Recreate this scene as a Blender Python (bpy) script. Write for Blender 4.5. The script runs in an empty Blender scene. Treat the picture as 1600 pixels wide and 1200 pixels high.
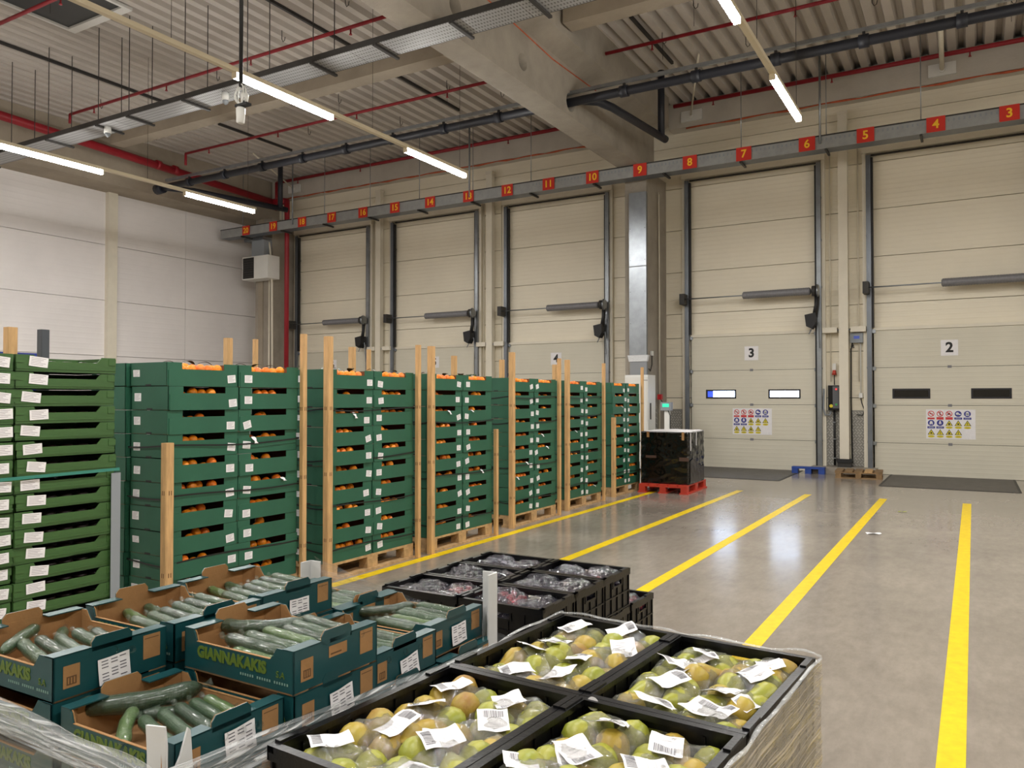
import bpy, math, random
from mathutils import Vector, Matrix, noise
rnd = random.Random(7)
R = math.radians
C = bpy.context.scene.collection
S = bpy.context.scene

# ------------------------------------------------------------------ camera
cam_d = bpy.data.cameras.new('camera'); cam = bpy.data.objects.new('camera', cam_d); C.objects.link(cam)
cam_d.sensor_width = 36.0; cam_d.lens = 36.0 * 1235.5 / 1600.0
cam_d.clip_start = 0.05; cam_d.clip_end = 200
cam.location = (0, 0, 1.55); cam.rotation_euler = (R(90 + 1.037), 0, R(30.267))
S.camera = cam
# ------------------------------------------------------------------ world / exposure
w = bpy.data.worlds.new('world'); S.world = w; w.use_nodes = True
w.node_tree.nodes['Background'].inputs[0].default_value = (0.55, 0.62, 0.7, 1)
w.node_tree.nodes['Background'].inputs[1].default_value = 0.3
S.view_settings.view_transform = 'Standard'; S.view_settings.look = 'None'
S.view_settings.exposure = 0.12; S.view_settings.gamma = 1.0; S.view_settings.use_curve_mapping = False
LAMP_W = 82.0          # watts of each two metre LED luminaire
LAMP_COL = (1.0, 0.98, 0.945)
cy = S.cycles
cy.use_denoising = True
cy.max_bounces = 8; cy.diffuse_bounces = 4; cy.glossy_bounces = 3; cy.transmission_bounces = 4; cy.transparent_max_bounces = 14
cy.sample_clamp_indirect = 4.0
cy.caustics_reflective = False; cy.caustics_refractive = False

# ------------------------------------------------------------------ helpers
def lin(r, g, b):
    f = lambda c: (c / 255 / 12.92) if c / 255 <= 0.04045 else ((c / 255 + 0.055) / 1.055) ** 2.4
    return (f(r), f(g), f(b), 1)

MATS = {}
def mat(name, rgb, rough=0.6, metal=0.0, var=0.0, vscale=4.0, bump=0.0, bscale=40.0, coat=0.0, spec=0.5, stretch=(1, 1, 1), emit=None, estr=0.0, rvar=0.0, col2=None):
    """plain procedural material: noise mixed colour, noise bump, optional coat / emission"""
    if name in MATS: return MATS[name]
    m = bpy.data.materials.new(name); m.use_nodes = True
    nt = m.node_tree; b = nt.nodes['Principled BSDF']; L = nt.links
    c = lin(*rgb)
    b.inputs['Base Color'].default_value = c
    b.inputs['Roughness'].default_value = rough; b.inputs['Metallic'].default_value = metal
    b.inputs['Specular IOR Level'].default_value = spec
    if coat: b.inputs['Coat Weight'].default_value = coat; b.inputs['Coat Roughness'].default_value = 0.12
    if emit: b.inputs['Emission Color'].default_value = lin(*emit); b.inputs['Emission Strength'].default_value = estr
    if var or bump or rvar:
        tc = nt.nodes.new('ShaderNodeTexCoord'); mp = nt.nodes.new('ShaderNodeMapping'); mp.inputs['Scale'].default_value = stretch
        L.new(tc.outputs['Object'], mp.inputs[0])
    if var or rvar:
        n = nt.nodes.new('ShaderNodeTexNoise'); n.inputs['Scale'].default_value = vscale; n.inputs['Detail'].default_value = 6; n.inputs['Roughness'].default_value = 0.62
        L.new(mp.outputs[0], n.inputs['Vector'])
        cr = nt.nodes.new('ShaderNodeValToRGB'); L.new(n.outputs['Fac'], cr.inputs[0])
        d = lin(*col2) if col2 else tuple(x * (1 - var) for x in c[:3]) + (1,)
        e = c if col2 else tuple(min(1, x * (1 + var * 0.6)) for x in c[:3]) + (1,)
        cr.color_ramp.elements[0].position = 0.32; cr.color_ramp.elements[0].color = d
        cr.color_ramp.elements[1].position = 0.7; cr.color_ramp.elements[1].color = e
        if var: L.new(cr.outputs[0], b.inputs['Base Color'])
        if rvar:
            mr = nt.nodes.new('ShaderNodeMapRange'); mr.inputs['To Min'].default_value = rough - rvar; mr.inputs['To Max'].default_value = rough + rvar
            L.new(n.outputs['Fac'], mr.inputs['Value']); L.new(mr.outputs[0], b.inputs['Roughness'])
    if bump:
        n2 = nt.nodes.new('ShaderNodeTexNoise'); n2.inputs['Scale'].default_value = bscale; n2.inputs['Detail'].default_value = 4
        L.new(mp.outputs[0], n2.inputs['Vector'])
        bp = nt.nodes.new('ShaderNodeBump'); bp.inputs['Strength'].default_value = bump; bp.inputs['Distance'].default_value = 0.02
        L.new(n2.outputs['Fac'], bp.inputs['Height']); L.new(bp.outputs[0], b.inputs['Normal'])
    MATS[name] = m
    return m

def ribbed(name, rgb, pitch, strength, axis=2, rough=0.5, var=0.06):
    """painted sheet with a fine horizontal micro rib"""
    m = mat(name, rgb, rough, var=var, vscale=0.6)
    nt = m.node_tree; L = nt.links; b = nt.nodes['Principled BSDF']
    tc = nt.nodes.new('ShaderNodeTexCoord'); sp = nt.nodes.new('ShaderNodeSeparateXYZ'); L.new(tc.outputs['Object'], sp.inputs[0])
    mu = nt.nodes.new('ShaderNodeMath'); mu.operation = 'MULTIPLY'; mu.inputs[1].default_value = 2 * math.pi / pitch
    L.new(sp.outputs[axis], mu.inputs[0])
    si = nt.nodes.new('ShaderNodeMath'); si.operation = 'SINE'; L.new(mu.outputs[0], si.inputs[0])
    pw = nt.nodes.new('ShaderNodeMath'); pw.operation = 'SMOOTH_MAX'; pw.inputs[1].default_value = 0.3; pw.inputs[2].default_value = 0.3; L.new(si.outputs[0], pw.inputs[0])
    bp = nt.nodes.new('ShaderNodeBump'); bp.inputs['Strength'].default_value = strength; bp.inputs['Distance'].default_value = 0.006
    L.new(pw.outputs[0], bp.inputs['Height']); L.new(bp.outputs[0], b.inputs['Normal'])
    return m

def film(name, rgb, base, edge, rough=0.12, bump=0.6, bscale=18.0, stretch=(1, 1, 1), rot=(0, 0, 0), streak=0.0, dist=1.0, ior=1.5):
    """thin clear plastic: transparent mixed with a wrinkled glossy sheet (more sheet at grazing angles)"""
    m = bpy.data.materials.new(name); m.use_nodes = True
    nt = m.node_tree; L = nt.links; b = nt.nodes['Principled BSDF']; out = nt.nodes['Material Output']
    b.inputs['Base Color'].default_value = lin(*rgb); b.inputs['Roughness'].default_value = rough; b.inputs['Specular IOR Level'].default_value = 0.9; b.inputs['IOR'].default_value = ior
    tc = nt.nodes.new('ShaderNodeTexCoord'); mp = nt.nodes.new('ShaderNodeMapping'); mp.inputs['Scale'].default_value = stretch; mp.inputs['Rotation'].default_value = rot
    L.new(tc.outputs['Object'], mp.inputs[0])
    n = nt.nodes.new('ShaderNodeTexNoise'); n.inputs['Scale'].default_value = bscale; n.inputs['Detail'].default_value = 5; n.inputs['Distortion'].default_value = dist
    L.new(mp.outputs[0], n.inputs['Vector'])
    bp = nt.nodes.new('ShaderNodeBump'); bp.inputs['Strength'].default_value = bump; bp.inputs['Distance'].default_value = 0.03
    L.new(n.outputs['Fac'], bp.inputs['Height']); L.new(bp.outputs[0], b.inputs['Normal'])
    tr = nt.nodes.new('ShaderNodeBsdfTransparent'); mx = nt.nodes.new('ShaderNodeMixShader')
    lw = nt.nodes.new('ShaderNodeLayerWeight'); lw.inputs['Blend'].default_value = 0.35; L.new(bp.outputs[0], lw.inputs['Normal'])
    mr = nt.nodes.new('ShaderNodeMapRange'); mr.inputs['To Min'].default_value = base; mr.inputs['To Max'].default_value = edge
    L.new(lw.outputs['Facing'], mr.inputs['Value'])
    if streak:
        s2 = nt.nodes.new('ShaderNodeMapRange'); s2.inputs['From Min'].default_value = 0.5; s2.inputs['From Max'].default_value = 0.72; s2.inputs['To Max'].default_value = streak
        L.new(n.outputs['Fac'], s2.inputs['Value'])
        ad = nt.nodes.new('ShaderNodeMath'); ad.operation = 'ADD'; ad.use_clamp = True
        L.new(mr.outputs[0], ad.inputs[0]); L.new(s2.outputs[0], ad.inputs[1]); L.new(ad.outputs[0], mx.inputs[0])
    else: L.new(mr.outputs[0], mx.inputs[0])
    L.new(tr.outputs[0], mx.inputs[1]); L.new(b.outputs[0], mx.inputs[2]); L.new(mx.outputs[0], out.inputs[0])
    MATS[name] = m
    return m

class MB:
    """collects faces, builds ONE mesh object"""
    def __init__(s): s.v = []; s.f = []; s.m = []; s.s = []
    def face(s, pts, mi=0, smooth=False):
        i = len(s.v); s.v += [tuple(p) for p in pts]; s.f.append(tuple(range(i, i + len(pts)))); s.m.append(mi); s.s.append(smooth)
    def box(s, x0, x1, y0, y1, z0, z1, mi=0, tops=None):
        i = len(s.v)
        s.v += [(x0, y0, z0), (x1, y0, z0), (x1, y1, z0), (x0, y1, z0), (x0, y0, z1), (x1, y0, z1), (x1, y1, z1), (x0, y1, z1)]
        fs = [(3, 2, 1, 0), (4, 5, 6, 7), (0, 1, 5, 4), (1, 2, 6, 5), (2, 3, 7, 6), (3, 0, 4, 7)]
        for k, f in enumerate(fs):
            s.f.append(tuple(i + q for q in f)); s.m.append(tops if (tops is not None and k == 1) else mi); s.s.append(False)
        return s
    def prism(s, poly, axis, a, b, mi=0, smooth=False):
        """poly: 2D points (ccw) in the plane normal to axis; extruded from a to b"""
        def P(p, t):
            if axis == 'x': return (t, p[0], p[1])
            if axis == 'y': return (p[0], t, p[1])
            return (p[0], p[1], t)
        n = len(poly); i = len(s.v)
        s.v += [P(p, a) for p in poly] + [P(p, b) for p in poly]
        for k in range(n):
            j = (k + 1) % n
            s.f.append((i + k, i + j, i + n + j, i + n + k)); s.m.append(mi); s.s.append(smooth)
        s.f.append(tuple(i + k for k in reversed(range(n)))); s.m.append(mi); s.s.append(False)
        s.f.append(tuple(i + n + k for k in range(n))); s.m.append(mi); s.s.append(False)
        return s
    def tube(s, pts, rad, n=8, mi=0, caps=True, smooth=True, flat=1.0):
        pts = [Vector(p) for p in pts]
        if not isinstance(rad, (list, tuple)): rad = [rad] * len(pts)
        i = len(s.v); up = Vector((0, 0, 1)); prev = None
        for k, p in enumerate(pts):
            d = (pts[min(k + 1, len(pts) - 1)] - pts[max(k - 1, 0)]).normalized()
            if prev is None:
                a = d.cross(up)
                if a.length < 1e-3: a = d.cross(Vector((1, 0, 0)))
            else:
                a = prev - d * prev.dot(d)
            a.normalize(); prev = a; b = d.cross(a)
            for q in range(n):
                t = 2 * math.pi * q / n
                s.v.append(tuple(p + (a * math.cos(t) + b * math.sin(t) * flat) * rad[k]))
        for k in range(len(pts) - 1):
            for q in range(n):
                r = (q + 1) % n
                s.f.append((i + k * n + q, i + k * n + r, i + (k + 1) * n + r, i + (k + 1) * n + q)); s.m.append(mi); s.s.append(smooth)
        if caps:
            s.f.append(tuple(i + q for q in reversed(range(n)))); s.m.append(mi); s.s.append(False)
            e = i + (len(pts) - 1) * n
            s.f.append(tuple(e + q for q in range(n))); s.m.append(mi); s.s.append(False)
        return s
    def grid(s, fn, nu, nv, mi=0, smooth=True):
        i = len(s.v)
        for a in range(nu + 1):
            for b in range(nv + 1): s.v.append(tuple(fn(a / nu, b / nv)))
        for a in range(nu):
            for b in range(nv):
                k = i + a * (nv + 1) + b
                s.f.append((k, k + nv + 1, k + nv + 2, k + 1)); s.m.append(mi); s.s.append(smooth)
        return s
    def mesh(s, name):
        me = bpy.data.meshes.new(name); me.from_pydata(s.v, [], s.f)
        me.polygons.foreach_set('material_index', s.m); me.polygons.foreach_set('use_smooth', s.s); me.update()
        return me
    def build(s, name, mats, parent=None, loc=(0, 0, 0), rot=(0, 0, 0)):
        me = s.mesh(name)
        for m in (mats if isinstance(mats, (list, tuple)) else [mats]): me.materials.append(m)
        return place(name, me, parent, loc, rot)

def place(name, me, parent=None, loc=(0, 0, 0), rot=(0, 0, 0), scale=None):
    o = bpy.data.objects.new(name, me); C.objects.link(o)
    o.location = loc; o.rotation_euler = rot
    if scale: o.scale = scale
    if parent: o.parent = parent
    return o

def tag(o, label, cat, group=None, kind=None):
    o['label'] = label; o['category'] = cat
    if group: o['group'] = group
    if kind: o['kind'] = kind
    return o

def empty(name, loc=(0, 0, 0), rz=0.0):
    o = bpy.data.objects.new(name, None); C.objects.link(o); o.location = loc; o.rotation_euler = (0, 0, rz); o.empty_display_size = 0.05
    return o

def dup(o, parent=None, loc=None, rz=None):
    c = o.copy(); C.objects.link(c)
    if parent: c.parent = parent
    if loc is not None: c.location = loc
    if rz is not None: c.rotation_euler = (0, 0, rz)
    for ch in o.children: dup(ch, c)
    return c

TXT = {}
def text_mesh(body, size, bold=0.0, align='CENTER'):
    key = (body, size, bold, align)
    if key in TXT: return TXT[key]
    cu = bpy.data.curves.new('lettering', 'FONT'); cu.body = body; cu.size = size; cu.align_x = align; cu.align_y = 'CENTER'
    cu.offset = bold * size; cu.extrude = 0.0008; cu.resolution_u = 3
    o = bpy.data.objects.new('lettering', cu); C.objects.link(o)
    dg = bpy.context.evaluated_depsgraph_get()
    me = bpy.data.meshes.new_from_object(o.evaluated_get(dg))
    bpy.data.objects.remove(o); TXT[key] = me
    return me
def lettering(name, body, size, m, parent, loc, rot, bold=0.0):
    me = text_mesh(body, size, bold).copy(); me.materials.clear(); me.materials.append(m)
    return place(name, me, parent, loc, rot)

ORD = ['first', 'second', 'third', 'fourth', 'fifth', 'sixth', 'seventh', 'eighth', 'ninth', 'tenth', 'eleventh', 'twelfth', 'thirteenth', 'fourteenth', 'fifteenth', 'sixteenth', 'seventeenth', 'eighteenth']

# ------------------------------------------------------------------ materials
concrete = mat('concrete', (160, 152, 140), 0.85, var=0.22, vscale=1.3, bump=0.25, bscale=25)
concrete_d = mat('concrete_beam', (164, 153, 137), 0.85, var=0.2, vscale=0.9, bump=0.2, bscale=20)
deck_m = mat('galvanised_deck', (198, 191, 183), 0.55, metal=0.0, var=0.1, vscale=0.8)
wall_m = ribbed('cream_wall_panel', (236, 228, 208), 0.1, 0.5)
white_wall_m = ribbed('white_wall_panel', (236, 232, 231), 0.14, 0.5)
door_m = ribbed('cream_door_section', (214, 209, 192), 0.085, 0.3)
cream = mat('cream_trim', (226, 219, 202), 0.5, var=0.05)
steel = mat('galvanised_steel', (150, 155, 160), 0.32, metal=0.85, var=0.15, vscale=5)
steel_b = mat('blue_grey_track', (118, 123, 130), 0.4, metal=0.6, var=0.15, vscale=3)
dark_steel = mat('dark_steel', (62, 60, 58), 0.55, metal=0.4, var=0.2, vscale=6)
plate_m = mat('leveller_plate', (92, 88, 84), 0.5, metal=0.3, var=0.25, vscale=5, bump=0.3, bscale=60)
black_p = mat('black_plastic', (8, 8, 11), 0.3, spec=0.35, var=0.25, vscale=12, bump=0.05, bscale=90)
black_m = mat('black_rubber', (22, 22, 24), 0.55)
pipe_m = mat('dark_pipe', (24, 27, 37), 0.5, var=0.2, vscale=3)
red_pipe = mat('red_pipe', (150, 24, 38), 0.45, var=0.15, vscale=4)
orange_m = mat('orange_sealant', (196, 96, 62), 0.8, var=0.3, vscale=9)
spring_m = mat('spring_grey', (128, 128, 132), 0.5, metal=0.2, var=0.15, vscale=30)
white_p = mat('white_plastic', (228, 228, 224), 0.4, var=0.04)
grey_p = mat('grey_plastic', (140, 146, 152), 0.45)
paper = mat('white_paper', (236, 234, 236), 0.6, var=0.05, vscale=20)
ink = mat('black_ink', (26, 26, 28), 0.6)
wood = mat('pine_wood', (205, 164, 112), 0.65, var=0.28, vscale=5, stretch=(6, 6, 0.7), bump=0.08, bscale=30)
wood_p = mat('pallet_wood', (186, 152, 108), 0.75, var=0.35, vscale=7, stretch=(2, 2, 2), bump=0.15, bscale=40)
green_d = mat('dark_green_card', (38, 92, 70), 0.5, var=0.12, vscale=3)
green_in = mat('kraft_inside', (120, 66, 34), 0.8, var=0.15, vscale=6)
green_l = mat('mid_green_card', (62, 98, 50), 0.5, var=0.16, vscale=7, stretch=(1, 1, 6))
kraft = mat('kraft_card', (156, 116, 72), 0.8, var=0.14, vscale=8, bump=0.06, bscale=80)
teal = mat('teal_card', (22, 68, 72), 0.3, var=0.12, vscale=6)
teal_print = mat('olive_print', (84, 106, 34), 0.5)
pale_print = mat('pale_print', (120, 150, 140), 0.6)
yellow_m = mat('yellow_floor_tape', (240, 206, 8), 0.42, var=0.14, vscale=14)
black_strap = mat('black_strap', (22, 26, 26), 0.4)
teal_strap = mat('green_strap', (58, 130, 116), 0.35)
red_sign = mat('red_sign', (200, 42, 28), 0.5)
yellow_ink = mat('yellow_lettering', (250, 196, 40), 0.5)

# ------------------------------------------------------------------ room
XL, XR, YB, YF, ZD = -19.8, 9.0, 17.8, -10.0, 8.3      # left, right, back wall, wall behind the camera, deck
def floor_material():
    m = mat('polished_concrete_floor', (154, 145, 134), 0.18, var=0.16, vscale=0.9, bump=0.03, bscale=3.0, spec=0.5, rvar=0.06)
    nt = m.node_tree; L = nt.links; b = nt.nodes['Principled BSDF']
    cr = [n for n in nt.nodes if n.type == 'VALTORGB'][0]
    tc = nt.nodes.new('ShaderNodeTexCoord')
    n = nt.nodes.new('ShaderNodeTexNoise'); n.inputs['Scale'].default_value = 14; n.inputs['Detail'].default_value = 8; n.inputs['Roughness'].default_value = 0.7
    mp = nt.nodes.new('ShaderNodeMapping'); mp.inputs['Scale'].default_value = (1, 0.35, 1); L.new(tc.outputs['Object'], mp.inputs[0]); L.new(mp.outputs[0], n.inputs['Vector'])
    r2 = nt.nodes.new('ShaderNodeValToRGB'); r2.color_ramp.elements[0].position = 0.3; r2.color_ramp.elements[0].color = (0.8, 0.79, 0.78, 1); r2.color_ramp.elements[1].position = 0.62; r2.color_ramp.elements[1].color = (1, 1, 1, 1)
    L.new(n.outputs['Fac'], r2.inputs[0])
    mx = nt.nodes.new('ShaderNodeMix'); mx.data_type = 'RGBA'; mx.blend_type = 'MULTIPLY'; mx.inputs[0].default_value = 1.0
    L.new(cr.outputs[0], mx.inputs[6]); L.new(r2.outputs[0], mx.inputs[7]); L.new(mx.outputs[2], b.inputs['Base Color'])
    return m
tag(MB().box(XL, XR, YF, YB + 0.3, -0.2, 0).build('floor', floor_material()), 'polished grey concrete warehouse floor', 'floor', kind='structure')

def structure(mb, name, m, label, cat='wall', parent=None):
    o = mb.build(name, m, parent)
    if parent is None: tag(o, label, cat, kind='structure')
    return o

# ceiling: trapezoidal steel deck, ribs running along Y
mb = MB(); prof = []
x = XL - 0.1; p = 0.31
while x < XR + 0.2:
    prof += [(x, ZD), (x + 0.14, ZD), (x + 0.185, ZD + 0.15), (x + 0.265, ZD + 0.15)]; x += p
for k in range(len(prof) - 1):
    a, b = prof[k], prof[k + 1]
    mb.face([(a[0], YF, a[1]), (a[0], YB, a[1]), (b[0], YB, b[1]), (b[0], YF, b[1])])
# skylight opening is a separate recess hung below the deck line
structure(mb, 'ceiling', deck_m, 'galvanised trapezoidal steel roof deck with long ribs', 'ceiling')
sl = empty('window_1', (-14.2, 6.3, ZD)); tag(sl, 'dark roof hatch with white frame in the steel deck', 'skylight', kind='structure')
MB().box(0.06, 1.64, 0.06, 1.94, -0.012, -0.006).build('hatch_panel', mat('hatch_dark', (34, 38, 38), 0.35, var=0.3, vscale=2), sl)
for k, bx in enumerate(((0, 1.7, 1.94, 2.1), (0, 1.7, 0, 0.06), (0, 0.06, 0.06, 1.94), (1.64, 1.7, 0.06, 1.94))):
    MB().box(bx[0], bx[1], bx[2], bx[3], -0.05, -0.001).build('hatch_frame', white_p, sl)

# walls ---------------------------------------------------------------
DOORS = [(-0.40, '2'), (-4.23, '3'), (-9.07, '4'), (-12.83, '5'), (-16.58, '6')]     # door centre, number
HW = 1.385
wb = empty('wall_back', (0, 0, 0)); tag(wb, 'cream panelled back wall above and between the dock doors', 'wall', kind='structure')
def wall_panel(x0, x1, z0, z1, par, m, y0=YB, y1=YB + 0.12):
    MB().box(x0 + 0.004, x1 - 0.004, y0, y1, z0 + 0.006, z1 - 0.006).build('wall_panel', m, par)
rows = [2.94, 3.5, 4.47, 5.45, 6.43, 7.4, 8.45]
for a, b in zip(rows, rows[1:]): wall_panel(XL, XR, a, b, wb, wall_m)
edges = [XL] + sorted([c - HW for c, _ in DOORS] + [c + HW for c, _ in DOORS]) + [XR]
low = [0, 0.58, 1.56, 2.53, 2.94]
for k in range(0, len(edges), 2):
    for a, b in zip(low, low[1:]): wall_panel(edges[k], edges[k + 1], a, b, wb, wall_m)
MB().box(XL, XR, YB + 0.13, YB + 0.25, 0, 8.5).build('backing', dark_steel, wb)
# left wall
wl = empty('wall_left'); tag(wl, 'white panelled left wall behind the green stacks', 'wall', kind='structure')
for (ya, yb) in ((YF, -2.1), (-2.1, 5.3), (5.3, 12.7), (12.7, 15.05), (15.05, YB)):
    for a, b in ((0, 1.2), (1.2, 2.67), (2.67, 4.14), (4.14, 5.61), (5.61, 7.05), (7.05, 8.45)):
        MB().box(XL - 0.12, XL, ya + 0.006, yb - 0.006, a + 0.006, b - 0.006).build('wall_panel', white_wall_m, wl)
MB().box(XL - 0.25, XL - 0.13, YF, YB, 0, 8.5).build('backing', white_p, wl)
for y in (12.71, 5.3): MB().box(XL, XL + 0.14, y - 0.13, y + 0.13, 0, 7.0).build('wall_post', cream, wl)
structure(MB().box(XR, XR + 0.2, YF, YB, 0, 8.5), 'wall_right', cream, 'plain cream wall closing the hall on the right')
structure(MB().box(XL, XR, YF - 0.2, YF, 0, 8.5), 'wall_front', cream, 'plain cream wall behind the camera')
# concrete edge beams, purlins, girder
structure(MB().box(XL, -18.9, YF, YB, 7.0, ZD), 'trim_1', concrete_d, 'deep grey concrete edge beam above the white left wall', 'beam')
mb = MB().box(-18.85, -5.9 - 0.85, 17.45, YB, 7.72, ZD); mb.box(-6.0, XR, 17.45, YB, 7.72, ZD)
structure(mb, 'trim_2', mat('pale_concrete', (198, 192, 182), 0.85, var=0.12, vscale=1.2, bump=0.15, bscale=25), 'pale concrete edge beam over the dock door wall', 'beam')
ob = empty('trim_3'); tag(ob, 'rough orange sealant line under the concrete beam above the doors', 'sealant', kind='structure')
for x0, x1 in ((-18.2, -7.0), (-5.6, XR)):
    pts = [(x0 + (x1 - x0) * k / 40, 17.47, 7.70 + 0.012 * math.sin(k * 1.7)) for k in range(41)]
    MB().tube(pts, [0.018 + 0.008 * math.sin(k * 2.3) for k in range(41)], 6).build('sealant_bead', orange_m, ob)
for n, (y0, y1, xs) in enumerate(((11.6, 11.95, ((-18.1, -7.1), (-5.8, XR))), (5.7, 6.05, ((-18.1, -7.1), (-5.8, XR))))):
    for k, (a, b) in enumerate(xs):
        structure(MB().box(a, b, y0, y1, 7.74, ZD), 'trim_%d' % (4 + n * 2 + k), concrete_d,
                  ['grey concrete purlin crossing the roof left of the girder', 'grey concrete purlin with drilled holes right of the girder', 'rear concrete purlin overhead on the left', 'rear concrete purlin overhead on the right'][n * 2 + k], 'beam')
mb = MB(); half = [(0.25, 6.61), (0.25, 7.48), (0.6, 7.63), (0.6, ZD)]
poly = [(-6.45 + a, b) for a, b in half] + [(-6.45 - a, b) for a, b in reversed(half)]
mb.prism(poly, 'y', YF, 17.0)
g = structure(mb, 'trim_8', concrete, 'massive concrete roof girder with round service holes', 'girder')
cut = MB()
for y, z, r in ((10.97, 6.95, 0.14), (12.71, 6.86, 0.17), (9.06, 7.02, 0.15)):
    cut.tube([(-7.2, y, z), (-5.4, y, z)], r, 24)
    if y > 12: pass
co = cut.build('cutter', concrete)
mod = g.modifiers.new('b', 'BOOLEAN'); mod.object = co; mod.operation = 'DIFFERENCE'; mod.solver = 'EXACT'
bpy.context.view_layer.update()
me = bpy.data.meshes.new_from_object(g.evaluated_get(bpy.context.evaluated_depsgraph_get()))
g.modifiers.clear(); g.data = me; bpy.data.objects.remove(co)
# orange chalk line on the web
MB().tube([(-6.196, 9.6, 7.5), (-6.196, 10.9, 7.44), (-6.196, 12.0, 7.38), (-6.196, 13.8, 7.44)], 0.012, 5).build('chalk_line', orange_m, g)
# column carrying the girder, corner column
col = structure(MB().box(-6.7, -6.2, 16.5, YB, 0, 6.61), 'trim_9', concrete, 'concrete column under the girder between doors 3 and 4', 'column')
tag(MB().box(-18.95, -18.25, 16.9, YB, 0, 7.0).build('trim_10', concrete), 'concrete corner column beside the wall heater', 'column', kind='structure')
MB().box(-18.8, -18.6, 16.86, 16.9, 0, 7.0).build('groove_strip', concrete_d, bpy.data.objects['trim_10'])
# galvanised duct cladding in front of column
dc = empty('duct', (-6.37, 16.44, 0)); tag(dc, 'shiny galvanised sheet metal duct running up the concrete column', 'duct')
MB().box(-0.2, 0.2, -0.03, 0.05, 2.5, 6.1).build('upper_duct', steel, dc)
MB().box(-0.19, 0.2, -0.02, 0.05, 1.95, 2.38).build('lower_duct', mat('duct_dull', (140, 143, 146), 0.5, metal=0.5), dc)
MB().prism([(-0.21, 2.36), (0.21, 2.36), (0.24, 2.5), (-0.24, 2.5)], 'y', -0.04, 0.05).build('torn_wrap', film('wrap_white', (236, 238, 240), 0.75, 0.95, 0.3), dc)
for z in (3.2, 3.9, 4.6, 5.3):
    for sx in (-0.17, 0.17): MB().tube([(sx, -0.036, z), (sx, -0.03, z)], 0.008, 6).build('rivet', dark_steel, dc)
MB().box(-0.2, 0.2, -0.034, -0.03, 4.45, 4.47).build('seam', grey_p, dc)
# yellow lane lines
for k, xx in enumerate((-0.097, -1.215, -2.318, -3.405, -4.6)):
    y0 = -4 if k < 4 else 4.9
    y1 = 13.45 if k < 4 else 12.6
    mb = MB(); n = 30
    for q in range(n):
        a = y0 + (y1 - y0) * q / n; b = y0 + (y1 - y0) * (q + 1) / n
        mb.face([(xx - 0.055, a, 0.0012), (xx + 0.055, a, 0.0012), (xx + 0.055, b, 0.0012), (xx - 0.055, b, 0.0012)])
    tag(mb.build('trim_%d' % (11 + k), yellow_m), 'yellow floor line, %s from the right' % ORD[k], 'floor line', 'yellow lane lines', 'structure')

# ------------------------------------------------------------------ dock doors
glass_dark = mat('dark_glass', (10, 10, 12), 0.06, var=0.4, vscale=4)
lit = mat('daylit_pane', (235, 245, 255), 0.3, emit=(204, 224, 255), estr=15.0)
lit_blue = mat('daylit_blue', (60, 80, 190), 0.3, emit=(52, 80, 210), estr=1.3)
frame_b = mat('window_frame_black', (18, 18, 26), 0.4)
RED, BLUE, YEL, BLK, WHT = (mat('sign_red', (206, 58, 62), 0.5), mat('sign_blue', (44, 48, 140), 0.5), mat('sign_yellow', (222, 204, 50), 0.5), ink, paper)

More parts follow.
